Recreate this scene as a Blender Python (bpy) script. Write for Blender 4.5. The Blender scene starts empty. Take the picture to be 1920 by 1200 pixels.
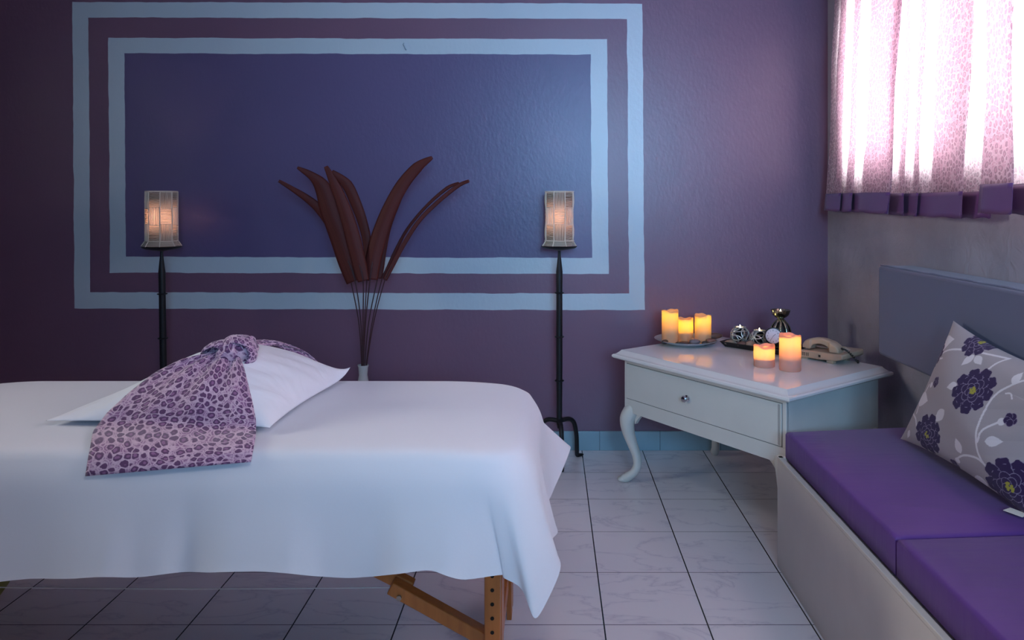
import bpy, bmesh, math, random
import numpy as np
from mathutils import Vector, Matrix
random.seed(7); np.random.seed(7)
S = bpy.context.scene
COL = S.collection
PI = math.pi
F = 1360.0; CX = 1033.0; CY = 387.0; CH = 1.21      # focal in px of the 1920 frame, vanishing point, eye height
def W(px, py, Y):                                   # photo point at distance Y -> world
    return Vector(((px-CX)/F*Y, Y, CH-(py-CY)/F*Y))

# ------------------------------------------------------------------ camera, world, lights, exposure
cam = bpy.data.objects.new('camera', bpy.data.cameras.new('camera')); COL.objects.link(cam)
cam.location = (0, 0, CH); cam.rotation_euler = (PI/2, 0, 0)
cam.data.sensor_width = 36; cam.data.lens = F/1920*36
cam.data.shift_x = -(CX-960)/1920; cam.data.shift_y = -(600-CY)/1920
cam.data.clip_start = 0.02
S.camera = cam
S.view_settings.view_transform = 'Standard'; S.view_settings.look = 'None'
S.view_settings.gamma = 1; S.view_settings.use_curve_mapping = False
S.view_settings.exposure = 0.0
wd = bpy.data.worlds.new('world'); S.world = wd; wd.use_nodes = True
wd.node_tree.nodes['Background'].inputs[0].default_value = (0.55, 0.68, 1.0, 1)
wd.node_tree.nodes['Background'].inputs[1].default_value = 1.0

def area(name, loc, rot, sx, sy, power, color, spread=PI):
    l = bpy.data.lights.new(name, 'AREA'); l.shape = 'RECTANGLE'; l.size = sx; l.size_y = sy
    l.energy = power; l.color = color; l.spread = spread
    o = bpy.data.objects.new(name, l); COL.objects.link(o); o.location = loc; o.rotation_euler = rot
    return o
# daylight outside the curtained window (right wall) and outside the window behind the camera
area('daylight_right_window', (1.85, 2.30, 1.70), (0, PI/2, 0), 1.1, 2.4, 200, (1.0, 0.97, 0.97))
area('daylight_rear_window', (0.60, -1.78, 1.85), (PI/2, 0, 0), 1.2, 1.1, 30, (0.28, 0.61, 0.98), math.radians(72))
area('added_left_fill', (-3.50, 1.65, 1.80), (0, -PI/2, 0), .8, .9, 20, (1.0, 0.97, 0.86), math.radians(105))  # unseen source added for neutral fill from high on the left
area('added_ceiling_fill', (.1, .5, 2.62), (0, 0, 0), .5, .5, 8.5, (1.0, 0.95, 0.90), math.radians(150))  # unseen overhead fill added to brighten the bench and table fronts

def point(name, loc, power, color, r=0.01):
    l = bpy.data.lights.new(name, 'POINT'); l.energy = power; l.color = color; l.shadow_soft_size = r
    o = bpy.data.objects.new(name, l); COL.objects.link(o); o.location = loc
    return o

# ------------------------------------------------------------------ materials
def lin(h):
    if isinstance(h, str):
        h = h.lstrip('#'); c = [int(h[i:i+2], 16)/255 for i in (0, 2, 4)]
    else: c = [v/255 for v in h]
    return tuple(((v/12.92) if v <= .04045 else ((v+.055)/1.055)**2.4) for v in c) + (1,)
class NT:
    def __init__(s, name):
        s.m = bpy.data.materials.new(name); s.m.use_nodes = True; s.t = s.m.node_tree; s.n = s.t.nodes
        s.b = s.n['Principled BSDF']; s.out = s.n['Material Output']
    def add(s, typ, **kw):
        n = s.n.new(typ)
        for k, v in kw.items(): setattr(n, k, v)
        return n
    def link(s, a, b): s.t.links.new(a, b)
    def math(s, op, a, b=None, c=None, clamp=False):
        n = s.n.new('ShaderNodeMath'); n.operation = op; n.use_clamp = clamp
        for i, v in enumerate((a, b, c)):
            if v is None: continue
            if isinstance(v, (int, float)): n.inputs[i].default_value = v
            else: s.link(v, n.inputs[i])
        return n.outputs[0]
    def mix(s, f, a, b):
        n = s.n.new('ShaderNodeMix'); n.data_type = 'RGBA'
        for i, v in ((0, f), (6, a), (7, b)):
            if isinstance(v, (int, float)): n.inputs[i].default_value = v
            elif isinstance(v, tuple): n.inputs[i].default_value = v
            else: s.link(v, n.inputs[i])
        return n.outputs[2]
    def noise(s, scale, detail=3, vec=None, rough=.5, dist=0):
        n = s.n.new('ShaderNodeTexNoise'); n.inputs['Scale'].default_value = scale
        n.inputs['Detail'].default_value = detail; n.inputs['Roughness'].default_value = rough
        n.inputs['Distortion'].default_value = dist
        if vec is not None: s.link(vec, n.inputs['Vector'])
        return n
    def ramp(s, fac, stops, interp='LINEAR'):
        n = s.n.new('ShaderNodeValToRGB'); n.color_ramp.interpolation = interp
        e = n.color_ramp.elements
        while len(e) < len(stops): e.new(.5)
        for i, (p, c) in enumerate(stops):
            e[i].position = p; e[i].color = c if isinstance(c, tuple) else (c, c, c, 1)
        s.link(fac, n.inputs[0]); return n.outputs[0]
    def bump(s, h, strength=.2, dist=.01):
        n = s.n.new('ShaderNodeBump'); n.inputs['Strength'].default_value = strength
        n.inputs['Distance'].default_value = dist; s.link(h, n.inputs['Height'])
        s.link(n.outputs[0], s.b.inputs['Normal']); return n
    def obj(s): return s.add('ShaderNodeTexCoord').outputs['Object']
    def uv(s): return s.add('ShaderNodeTexCoord').outputs['UV']
    def set(s, color=None, rough=None, metal=None, spec=None, sheen=None, coat=None):
        if color is not None:
            if isinstance(color, tuple): s.b.inputs['Base Color'].default_value = color
            else: s.link(color, s.b.inputs['Base Color'])
        if rough is not None: s.b.inputs['Roughness'].default_value = rough
        if metal is not None: s.b.inputs['Metallic'].default_value = metal
        if spec is not None: s.b.inputs['Specular IOR Level'].default_value = spec
        if sheen is not None: s.b.inputs['Sheen Weight'].default_value = sheen
        if coat is not None: s.b.inputs['Coat Weight'].default_value = coat
        return s.m
def plain(name, c, rough=.5, metal=0, var=.06, scale=12, bump=0, spec=.5):
    n = NT(name); c = lin(c); v = n.noise(scale, 4, n.obj())
    d = tuple(x*(1-var*2) for x in c[:3])+(1,); l = tuple(min(1, x*(1+var)) for x in c[:3])+(1,)
    n.set(n.mix(v.outputs[0], d, l), rough, metal, spec)
    if bump: n.bump(n.noise(scale*12, 3, n.obj()).outputs[0], bump, .002)
    return n.m
M = {}
# back wall paint: purple field, bluer inner field, two pale blue frames, all in wall-plane metres
def mat_backwall():
    n = NT('purple_wall_paint'); co = n.obj()
    sp = n.add('ShaderNodeSeparateXYZ'); n.link(co, sp.inputs[0])
    wob = n.noise(9, 2, co); w = n.math('MULTIPLY', n.math('SUBTRACT', wob.outputs[0], .5), .010)
    k = F/3.605
    x = n.math('ADD', n.math('ADD', sp.outputs[0], n.math('MULTIPLY', sp.outputs[2], .007)), w)
    z = n.math('ADD', n.math('ADD', sp.outputs[2], n.math('MULTIPLY', sp.outputs[0], .003)), w)
    def inside(x0, x1, y0, y1):      # in photo px at the wall's distance
        X0, X1 = (x0-CX)/k+.007*1.3, (x1-CX)/k+.007*1.3
        Z1, Z0 = CH-(y0-CY)/k-.0030, CH-(y1-CY)/k-.0030
        a = n.math('MULTIPLY', n.math('GREATER_THAN', x, X0), n.math('LESS_THAN', x, X1))
        b = n.math('MULTIPLY', n.math('GREATER_THAN', z, Z0), n.math('LESS_THAN', z, Z1))
        return n.math('MULTIPLY', a, b)
    r1 = inside(138, 1207, 5, 580); r2 = inside(168, 1178, 34, 549)
    r3 = inside(205, 1140, 72, 512.5); r4 = inside(235, 1109, 101, 482.5)
    purple = lin('#785a70'); inner = lin('#615880'); pale = lin('#bdd0db')
    c = n.mix(r1, purple, pale); c = n.mix(r2, c, purple); c = n.mix(r3, c, pale); c = n.mix(r4, c, inner)
    patch = n.noise(1.6, 3, co)
    c = n.mix(n.math('MULTIPLY', patch.outputs[0], .22), c, lin('#3c3350'))
    n.set(c, .36, 0, .5)
    st = n.add('ShaderNodeMapping'); n.link(co, st.inputs[0]); st.inputs['Scale'].default_value = (70, 70, 40)
    h = n.noise(1, 3, st.outputs[0])
    n.bump(h.outputs[0], .2, .004)
    return n.m
M['wall_purple'] = mat_backwall()
def mat_plaster():
    n = NT('grey_plaster'); co = n.obj()
    v = n.noise(2.2, 5, co); v2 = n.noise(14, 5, co, .6, .8)
    c = n.mix(n.ramp(v.outputs[0], [(.35, 0.), (.65, 1.)]), lin('#8f8c98'), lin('#a9a7b4'))
    n.set(c, .5, 0, .4); n.bump(v2.outputs[0], .5, .012); return n.m
M['plaster'] = mat_plaster()
M['ceiling'] = plain('ceiling_paint', '#a9a4b4', .8)
M['wall_side'] = plain('dim_purple_paint', '#4a3c58', .7)
def mat_floor():
    n = NT('marble_tile_floor'); co = n.obj()
    sp = n.add('ShaderNodeSeparateXYZ'); n.link(co, sp.inputs[0])
    def line(v, off, w):
        f = n.math('FRACT', n.math('ADD', n.math('DIVIDE', n.math('SUBTRACT', v, off), .3), 20.5))
        return n.math('LESS_THAN', n.math('ABSOLUTE', n.math('SUBTRACT', f, .5)), w/.3/2)
    gx = line(sp.outputs[0], .1535, .0042); gy = line(sp.outputs[1], 2.0977, .0026)
    # a different vein run on every tile
    cellx = n.math('FLOOR', n.math('DIVIDE', n.math('SUBTRACT', sp.outputs[0], .1535), .3))
    celly = n.math('FLOOR', n.math('DIVIDE', n.math('SUBTRACT', sp.outputs[1], 2.0977), .3))
    cb = n.add('ShaderNodeCombineXYZ'); n.link(n.math('MULTIPLY', cellx, 3.7), cb.inputs[0]); n.link(n.math('MULTIPLY', celly, 5.3), cb.inputs[1])
    va = n.add('ShaderNodeVectorMath', operation='ADD'); n.link(co, va.inputs[0]); n.link(cb.outputs[0], va.inputs[1])
    mp = n.add('ShaderNodeMapping'); n.link(va.outputs[0], mp.inputs[0]); mp.inputs['Scale'].default_value = (1.2, 3.0, 1); mp.inputs['Rotation'].default_value = (0, 0, .6)
    vn = n.noise(2.0, 6, mp.outputs[0], .55, .5)
    vein = n.math('ABSOLUTE', n.math('SUBTRACT', vn.outputs[0], .5))
    c = n.mix(n.ramp(vein, [(0, .8), (.008, .3), (.03, 0.)]), lin('#e6e2e6'), lin('#c9c5d0'))
    cloud = n.noise(2, 3, co); c = n.mix(n.math('MULTIPLY', cloud.outputs[0], .25), c, lin('#cfc9d2'))
    c = n.mix(gy, c, lin('#57535f')); c = n.mix(gx, c, lin('#131116'))
    n.set(c, .22, 0, .5)
    g = n.math('MAXIMUM', gx, gy); n.bump(n.math('SUBTRACT', 1., g), .5, .001)
    return n.m
M['floor'] = mat_floor()
def mat_base():
    n = NT('blue_skirting_tile'); co = n.obj()
    sp = n.add('ShaderNodeSeparateXYZ'); n.link(co, sp.inputs[0])
    f = n.math('FRACT', n.math('ADD', n.math('DIVIDE', n.math('SUBTRACT', sp.outputs[0], .541), .3), 20.5))
    g = n.math('LESS_THAN', n.math('ABSOLUTE', n.math('SUBTRACT', f, .5)), .004)
    v = n.noise(4, 5, co)
    c = n.mix(v.outputs[0], lin('#7898a8'), lin('#9ab6c4')); c = n.mix(g, c, lin('#3d4f5c'))
    n.set(c, .35); return n.m
M['base'] = mat_base()
def leopard(name, scale, pale, mid, dark, translucent=0., rough=.7, tcol=None):
    n = NT(name); uv = n.uv()
    dn = n.noise(scale*.8, 2, uv)
    a = n.add('ShaderNodeVectorMath', operation='SCALE'); n.link(dn.outputs['Color'], a.inputs[0]); a.inputs['Scale'].default_value = .55/scale*1.2
    b = n.add('ShaderNodeVectorMath', operation='ADD'); n.link(uv, b.inputs[0]); n.link(a.outputs[0], b.inputs[1])
    v = n.add('ShaderNodeTexVoronoi'); v.feature = 'DISTANCE_TO_EDGE'; v.inputs['Scale'].default_value = scale; n.link(b.outputs[0], v.inputs['Vector'])
    v1 = n.add('ShaderNodeTexVoronoi'); v1.feature = 'F1'; v1.inputs['Scale'].default_value = scale; n.link(b.outputs[0], v1.inputs['Vector'])
    for q in (v, v1): q.inputs['Randomness'].default_value = .82
    fine = n.noise(scale*2.6, 3, uv); f2 = n.noise(scale*.5, 2, uv)
    d = n.math('ADD', v1.outputs['Distance'], n.math('MULTIPLY', n.math('SUBTRACT', fine.outputs[0], .5), .34))
    blob = n.ramp(d, [(0, lin(mid)), (.20, lin(mid)), (.25, lin(dark)), (.45, lin(dark)), (.50, lin(pale)), (.56, lin(pale)), (.66, lin(mid))])
    net = n.math('MULTIPLY', n.ramp(v.outputs['Distance'], [(0, 1.), (.03, 1.), (.09, 0.)]), .85)
    bg = n.ramp(f2.outputs[0], [(.38, 0.), (.62, 1.)])
    c = n.mix(n.math('MULTIPLY', n.math('MULTIPLY', bg, n.math('GREATER_THAN', d, .45)), .55), blob, lin(mid))
    c = n.mix(net, c, lin(pale))
    n.set(c, rough, 0, .25, .3)
    if translucent:
        t = n.add('ShaderNodeBsdfTranslucent')
        cc = n.mix(.55, c, tcol if tcol else lin('#ffffff')); n.link(cc, t.inputs[0])
        mx = n.add('ShaderNodeMixShader'); mx.inputs[0].default_value = translucent
        n.link(n.b.outputs[0], mx.inputs[1]); n.link(t.outputs[0], mx.inputs[2]); n.link(mx.outputs[0], n.out.inputs[0])
    return n.m
M['leopard'] = leopard('mauve_leopard_cotton', 44, '#d8b8cc', '#946590', '#653f68')
M['leopard_sheer'] = leopard('sheer_leopard_curtain', 46, '#f4e6ec', '#cf9fb6', '#8f5f7c', .62, .8, (1, .93, .96, 1))
def satin(name, c, rough=.38, sheen=.4):
    n = NT(name); n.set(n.mix(n.noise(30, 3, n.obj()).outputs[0], lin(c), tuple(x*.85 for x in lin(c)[:3])+(1,)), rough, 0, .5, sheen); return n.m
M['border'] = satin('purple_satin', '#70457f', .35, .1)
def mat_fabric(name, c, rough=.85, weave=900, bump=.15, trans=0.):
    n = NT(name); co = n.obj(); v = n.noise(3, 4, co)
    c = lin(c); n.set(n.mix(v.outputs[0], c, tuple(x*.93 for x in c[:3])+(1,)), rough, 0, .2, .15)
    n.bump(n.noise(weave*.2, 2, co).outputs[0], bump, .0008); return n.m
M['sheet'] = mat_fabric('white_cotton_sheet', '#e6e6ee', .8)
def mat_pillowcase():
    n = NT('white_pillowcase'); co = n.obj(); n.set(lin('#eeeef6'), .8, 0, .2, .15)
    mp = n.add('ShaderNodeMapping'); n.link(co, mp.inputs[0]); mp.inputs['Scale'].default_value = (4, 7, 4); mp.inputs['Rotation'].default_value = (0, 0, -.7)
    w = n.noise(1.0, 3, mp.outputs[0], .5, 1.0)
    n.bump(n.math('ABSOLUTE', n.math('SUBTRACT', w.outputs[0], .5)), .4, .03); return n.m
M['pillowcase'] = mat_pillowcase()
def mat_cushion():
    n = NT('violet_vinyl'); co = n.obj(); v = n.noise(5, 4, co); c = lin('#623a88')
    n.set(n.mix(v.outputs[0], c, lin('#563278')), .5, 0, .3, .1)
    mp = n.add('ShaderNodeMapping'); n.link(co, mp.inputs[0]); mp.inputs['Scale'].default_value = (3, 14, 3); mp.inputs['Rotation'].default_value = (0, 0, .4)
    n.bump(n.noise(1.4, 3, mp.outputs[0]).outputs[0], .22, .01); return n.m
M['violet'] = mat_cushion()
M['backrest'] = mat_fabric('grey_blue_upholstery', '#686b84', .6, 500)
M['cream_board'] = plain('cream_board', '#d6cdc4', .4, 0, .04)
M['white_lacquer'] = plain('white_lacquer', '#dedcda', .09, 0, .03, 6)
M['white_wood'] = plain('white_painted_wood', '#cfcdc8', .35, 0, .04, 8)
M['groove'] = plain('drawer_gap', '#6f6d70', .8)
M['iron'] = plain('black_wrought_iron', '#1c1d22', .45, .3, .2, 30, .4)
M['chrome'] = plain('chrome', '#d5d5da', .12, 1)
M['steel'] = plain('brushed_steel', '#9a9894', .3, 1)
M['silver_wire'] = plain('silver_wire', '#c8c7c2', .42, .8, .1, 60)
M['dark_bronze'] = plain('dark_bronze', '#4e4a40', .25, .9, .2, 40)
M['pewter'] = plain('pewter', '#a09c88', .22, 1, .1, 40)
M['black_wood'] = plain('black_lacquered_wood', '#141015', .42, 0, .2)
M['ceramic'] = plain('glazed_ceramic', '#b8bcc4', .15, 0, .05)
M['vase'] = plain('grey_white_ceramic', '#b4b6b8', .25, 0, .05)
M['phone'] = plain('beige_plastic', '#ab9580', .38, 0, .03)
M['phone_dark'] = plain('dark_plastic', '#2b2724', .5)
M['key'] = plain('pale_plastic', '#cfc3b2', .4)
M['paper'] = plain('dial_white', '#e8dee8', .5, 0, .02)
M['ink'] = plain('black_ink', '#1a1418', .5)
M['olive'] = plain('olive_plastic', '#a8a24e', .5)
M['label'] = mat_fabric('label_cloth', '#ece6dc')
def mat_wood():
    n = NT('varnished_beech'); co = n.obj()
    mp = n.add('ShaderNodeMapping'); n.link(co, mp.inputs[0]); mp.inputs['Scale'].default_value = (40, 40, 3)
    v = n.noise(1, 5, mp.outputs[0], .6, .6)
    n.set(n.mix(v.outputs[0], lin('#8c4a1c'), lin('#cf7a3a')), .35); return n.m
M['wood'] = mat_wood()
M['cable'] = plain('pale_cable', '#c8c6c4', .5)
M['hole'] = plain('drilled_hole', '#160c06', .9)
def mat_palm():
    n = NT('dried_palm'); uv = n.uv()
    mp = n.add('ShaderNodeMapping'); n.link(uv, mp.inputs[0]); mp.inputs['Scale'].default_value = (14, 1.2, 1)
    v = n.noise(1.5, 4, mp.outputs[0])
    n.set(n.mix(v.outputs[0], lin('#381012'), lin('#602420')), .6, 0, .3); return n.m
M['palm'] = mat_palm()
M['stem'] = plain('dark_stem', '#3a1720', .6)
def mat_stone(name, a, b):
    n = NT(name); v = n.noise(25, 5, n.obj(), .6); n.set(n.mix(v.outputs[0], lin(a), lin(b)), .45); return n.m
M['stone_brown'] = mat_stone('brown_pebble', '#4a3430', '#7c5c50')
M['stone_dark'] = mat_stone('dark_pebble', '#2c2526', '#4a3f3e')
M['stone_tan'] = mat_stone('tan_pebble', '#6f5c4e', '#a58b75')
M['stone_grey'] = mat_stone('grey_pebble', '#5a5054', '#82767a')
def mat_wax(name, base, tr, amt):
    n = NT(name); v = n.noise(18, 4, n.obj())
    n.set(n.mix(v.outputs[0], lin(base), tuple(x*.92 for x in lin(base)[:3])+(1,)), .4, 0, .4)
    n.bump(n.noise(60, 3, n.obj()).outputs[0], .2, .002)
    t = n.add('ShaderNodeBsdfTranslucent'); t.inputs[0].default_value = tr
    mx = n.add('ShaderNodeMixShader'); mx.inputs[0].default_value = amt
    n.link(n.b.outputs[0], mx.inputs[1]); n.link(t.outputs[0], mx.inputs[2]); n.link(mx.outputs[0], n.out.inputs[0])
    return n.m
M['wax_plain'] = plain('cream_plastic', '#e0c8a8', .5)
M['wax'] = mat_wax('cream_wax', '#e6c3a0', (1, .66, .03, 1), .42)
M['wax_pink'] = mat_wax('pink_cream_wax', '#e8bcb2', (1, .55, .14, 1), .42)
M['liner'] = mat_wax('shade_liner', '#75604f', (1, .80, .68, 1), .42)
M['cord'] = mat_wax('rattan_cord', '#efe4d4', (1, .9, .82, 1), .3)
def mat_emit(name, c, s):
    n = NT(name); e = n.add('ShaderNodeEmission'); e.inputs[0].default_value = c; e.inputs[1].default_value = s
    n.link(e.outputs[0], n.out.inputs[0]); return n.m
M['flame'] = mat_emit('flame', (1, .78, .35, 1), 60)
def mat_glass():
    n = NT('window_glass'); g = n.add('ShaderNodeBsdfGlossy'); g.inputs['Roughness'].default_value = .02
    t = n.add('ShaderNodeBsdfTransparent'); fr = n.add('ShaderNodeFresnel'); fr.inputs[0].default_value = 1.45
    mx = n.add('ShaderNodeMixShader'); n.link(fr.outputs[0], mx.inputs[0]); n.link(t.outputs[0], mx.inputs[1]); n.link(g.outputs[0], mx.inputs[2])
    n.link(mx.outputs[0], n.out.inputs[0]); return n.m
M['glass'] = mat_glass()
def mat_vcol(name, rough=.85):
    n = NT(name); a = n.add('ShaderNodeVertexColor'); a.layer_name = 'print'
    n.set(a.outputs[0], rough, 0, .2, .15); n.bump(n.noise(260, 2, n.obj()).outputs[0], .12, .0008); return n.m
M['floral'] = mat_vcol('floral_cotton')

# ------------------------------------------------------------------ mesh helpers
class MB:
    def __init__(s): s.v = []; s.f = []; s.uv = {}
    def add(s, vs, fs, uvs=None):
        o = len(s.v); s.v += [tuple(v) for v in vs]; s.f += [tuple(i+o for i in f) for f in fs]
        if uvs is not None:
            for i, u in enumerate(uvs): s.uv[o+i] = u
        return s
    def box(s, c, d, rot=None):
        x, y, z = (k/2 for k in d); vs = []
        for sx in (-1, 1):
            for sy in (-1, 1):
                for sz in (-1, 1):
                    v = Vector((sx*x, sy*y, sz*z))
                    if rot is not None: v = rot @ v
                    vs.append(v+Vector(c))
        return s.add(vs, [(0, 1, 3, 2), (4, 6, 7, 5), (0, 4, 5, 1), (2, 3, 7, 6), (0, 2, 6, 4), (1, 5, 7, 3)])
    def prism(s, pts, z0, z1):       # pts ccw in plan
        n = len(pts); vs = [(p[0], p[1], z0) for p in pts]+[(p[0], p[1], z1) for p in pts]
        fs = [tuple(range(n-1, -1, -1)), tuple(range(n, 2*n))]+[(i, (i+1) % n, (i+1) % n+n, i+n) for i in range(n)]
        return s.add(vs, fs)
    def lathe(s, prof, c=(0, 0, 0), seg=32, wob=None):
        vs = []; fs = []; n = len(prof)
        for i in range(seg):
            a = 2*PI*i/seg
            for j, (r, z) in enumerate(prof):
                dz = wob(a, j) if wob else 0
                vs.append((c[0]+r*math.cos(a), c[1]+r*math.sin(a), c[2]+z+dz))
        for i in range(seg):
            k = (i+1) % seg
            for j in range(n-1): fs.append((i*n+j, k*n+j, k*n+j+1, i*n+j+1))
        if prof[0][0] > 1e-6: fs.append(tuple(i*n for i in range(seg-1, -1, -1)))
        if prof[-1][0] > 1e-6: fs.append(tuple(i*n+n-1 for i in range(seg)))
        return s.add(vs, fs)
    def tube(s, path, rad, seg=10, closed=False, flat=None):
        P = [Vector(p) for p in path]; n = len(P)
        R = rad if hasattr(rad, '__len__') else [rad]*n
        vs = []; fs = []; up = Vector((0, 0, 1)); prev = None
        for i in range(n):
            if closed: t = P[(i+1) % n]-P[i-1]
            else: t = P[min(i+1, n-1)]-P[max(i-1, 0)]
            t.normalize()
            if prev is None:
                a = up.cross(t)
                if a.length < .1: a = Vector((1, 0, 0)).cross(t)
            else: a = prev-t*prev.dot(t)
            a.normalize(); prev = a; b = t.cross(a)
            for k in range(seg):
                th = 2*PI*k/seg; fa = flat if flat else 1
                vs.append(P[i]+(a*math.cos(th)+b*math.sin(th)*fa)*R[i])
        m = n if closed else n-1
        for i in range(m):
            for k in range(seg):
                j = (i+1) % n; l = (k+1) % seg
                fs.append((i*seg+k, i*seg+l, j*seg+l, j*seg+k))
        if not closed:
            fs.append(tuple(range(seg-1, -1, -1))); fs.append(tuple((n-1)*seg+k for k in range(seg)))
        return s.add(vs, fs)
    def grid(s, P, uvs=None):        # P[i][j]
        n, m = len(P), len(P[0]); vs = [p for r in P for p in r]
        fs = [(i*m+j, i*m+j+1, (i+1)*m+j+1, (i+1)*m+j) for i in range(n-1) for j in range(m-1)]
        return s.add(vs, fs, [u for r in uvs for u in r] if uvs else None)
    def ell(s, c, r, rot=None, seg=16, rings=10, fn=None):
        vs = []; fs = []
        for i in range(rings+1):
            ph = PI*i/rings
            for k in range(seg):
                th = 2*PI*k/seg
                d = Vector((math.sin(ph)*math.cos(th), math.sin(ph)*math.sin(th), math.cos(ph)))
                g = fn(d) if fn else 1
                v = Vector((d.x*r[0], d.y*r[1], d.z*r[2]))*g
                if rot is not None: v = rot @ v
                vs.append(v+Vector(c))
        for i in range(rings):
            for k in range(seg):
                l = (k+1) % seg
                fs.append((i*seg+k, (i+1)*seg+k, (i+1)*seg+l, i*seg+l))
        return s.add(vs, fs)
    def build(s, name, mat, parent=None, smooth=True, bevel=0, sub=0, solid=0, autosmooth=40, origin=None):
        me = bpy.data.meshes.new(name)
        vs = s.v
        if parent is not None and origin is None: origin = parent.location
        if origin is None: origin = Vector((0, 0, 0))
        origin = Vector(origin)
        if origin.length: vs = [(v[0]-origin.x, v[1]-origin.y, v[2]-origin.z) for v in vs]
        me.from_pydata(vs, [], s.f)
        bm = bmesh.new(); bm.from_mesh(me)
        bmesh.ops.recalc_face_normals(bm, faces=bm.faces) if not s.uv else None
        if s.uv:
            L = bm.loops.layers.uv.new('uv'); bm.verts.ensure_lookup_table()
            for f in bm.faces:
                for l in f.loops: l[L].uv = s.uv.get(l.vert.index, (0, 0))
        for e in bm.edges:
            if len(e.link_faces) == 2 and e.calc_face_angle(0) > math.radians(autosmooth): e.smooth = False
        for f in bm.faces: f.smooth = smooth
        bm.to_mesh(me); bm.free()
        me.materials.append(mat)
        o = bpy.data.objects.new(name, me); COL.objects.link(o)
        if parent is not None:
            o.parent = parent
        else: o.location = origin
        if solid:
            d = o.modifiers.new('thick', 'SOLIDIFY'); d.thickness = solid; d.offset = 0
        if bevel:
            d = o.modifiers.new('bevel', 'BEVEL'); d.width = bevel; d.segments = 3; d.limit_method = 'ANGLE'; d.angle_limit = math.radians(35)
            d.harden_normals = False
        if sub:
            d = o.modifiers.new('sub', 'SUBSURF'); d.levels = sub; d.render_levels = sub
        return o
def tag(o, label, cat, group=None):
    o['label'] = label; o['category'] = cat
    if group: o['group'] = group
    return o
def thing(name, label, cat, loc=(0, 0, 0), group=None):
    o = bpy.data.objects.new(name, None); COL.objects.link(o); o.location = loc; o.empty_display_size = .05
    return tag(o, label, cat, group)
def struct(o): o['kind'] = 'structure'; return o
def catmull(pts, n=8):
    P = [Vector(p) for p in pts]; out = []
    for i in range(len(P)-1):
        a, b, c, d = P[max(i-1, 0)], P[i], P[i+1], P[min(i+2, len(P)-1)]
        for k in range(n):
            t = k/n
            out.append(.5*((2*b)+(c-a)*t+(2*a-5*b+4*c-d)*t*t+(3*b-a-3*c+d)*t**3))
    out.append(P[-1]); return out
def interp(x, xs, ys): return float(np.interp(x, xs, ys))

# ------------------------------------------------------------------ room shell
YB = 3.605; XR = 1.3756; XL = -3.3; YF = -1.6; HC = 2.7; T = .15
struct(MB().box(((XL+XR)/2, (YB+YF)/2, -T/2), (XR-XL+2*T, YB-YF+2*T, T)).build('floor', M['floor'], smooth=False))
struct(MB().box(((XL+XR)/2, (YB+YF)/2, HC+T/2), (XR-XL+2*T, YB-YF+2*T, T)).build('ceiling', M['ceiling'], smooth=False))
struct(MB().box(((XL+XR)/2, YB+T/2, HC/2), (XR-XL+2*T, T, HC)).build('wall_back', M['wall_purple'], smooth=False))
def holed_wall(name, mat, axis, pos, a0, a1, w0, w1, z0, z1, sgn):
    b = MB()
    for (p, q, r, t) in ((a0, w0, 0, HC), (w1, a1, 0, HC), (w0, w1, 0, z0), (w0, w1, z1, HC)):
        c = ((p+q)/2, (r+t)/2)
        if axis == 'x': b.box((pos+sgn*T/2, c[0], c[1]), (T, q-p, t-r))
        else: b.box((c[0], pos+sgn*T/2, c[1]), (q-p, T, t-r))
    return struct(b.build(name, mat, smooth=False))
lf = MB(); lf.lathe([(.30, .08), (.31, .07), (.31, .045), (.29, .04), (.28, .05), (0, .05)], (.1, .5, HC-.08), 40)
lf.build('added_fill_fitting', M['ceiling'], bpy.data.objects['ceiling'])  # out-of-view fitting added to go with the ceiling fill
holed_wall('wall_left', M['wall_side'], 'x', XL, YF, YB, 1.20, 2.10, 1.40, 2.20, -1)  # opening lets the added left fill through
WY0, WY1, WZ0, WZ1 = 1.15, 3.30, 1.35, 2.14
holed_wall('wall_right', M['plaster'], 'x', XR, YF, YB, WY0, WY1, WZ0, WZ1, 1)
RX0, RX1, RZ0, RZ1 = -.02, 1.22, 1.3, 2.4
holed_wall('wall_front', M['wall_side'], 'y', YF, XL-T, XR+T, RX0, RX1, RZ0, RZ1, -1)
def window(name, axis, pos, a0, a1, z0, z1):
    r = bpy.data.objects.new(name, None); COL.objects.link(r); struct(r)
    r.location = (pos, (a0+a1)/2, z0) if axis == 'x' else ((a0+a1)/2, pos, z0)
    fr = MB(); w = .045
    def bb(c, h, da, dz):
        if axis == 'x': fr.box((pos, c, h), (.05, da, dz))
        else: fr.box((c, pos, h), (da, .05, dz))
    m = (a0+a1)/2; h = (z0+z1)/2
    bb(m, z0+w/2, a1-a0, w); bb(m, z1-w/2, a1-a0, w)
    for c in (a0+w/2, m, a1-w/2): bb(c, h, w, z1-z0-2*w)
    fr.build('window_frame', M['white_wood'], r, smooth=False)
    g = MB()
    if axis == 'x': g.box((pos, m, h), (.006, a1-a0-.02, z1-z0-.02))
    else: g.box((m, pos, h), (a1-a0-.02, .006, z1-z0-.02))
    g.build('window_pane', M['glass'], r, smooth=False)
window('window_1', 'x', XR+.09, WY0, WY1, WZ0, WZ1)
window('window_2', 'y', YF-.09, RX0, RX1, RZ0, RZ1)
window('added_left_window', 'x', XL-.09, 1.20, 2.10, 1.40, 2.20)  # unseen window added around the left fill light
struct(MB().box(((XL+XR)/2, YB-.006, .0475), (XR-XL, .012, .095)).build('baseboard_back', M['base'], bevel=.003, smooth=False))
hk = MB(); hp = W(759, 88, YB-.006)
hk.tube([hp+Vector((-.004, 0, .018)), hp+Vector((-.006, -.008, .010)), hp+Vector((0, -.006, 0)), hp+Vector((.004, -.010, -.010)), hp+Vector((.008, -.004, -.016))], .003, 6)
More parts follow.
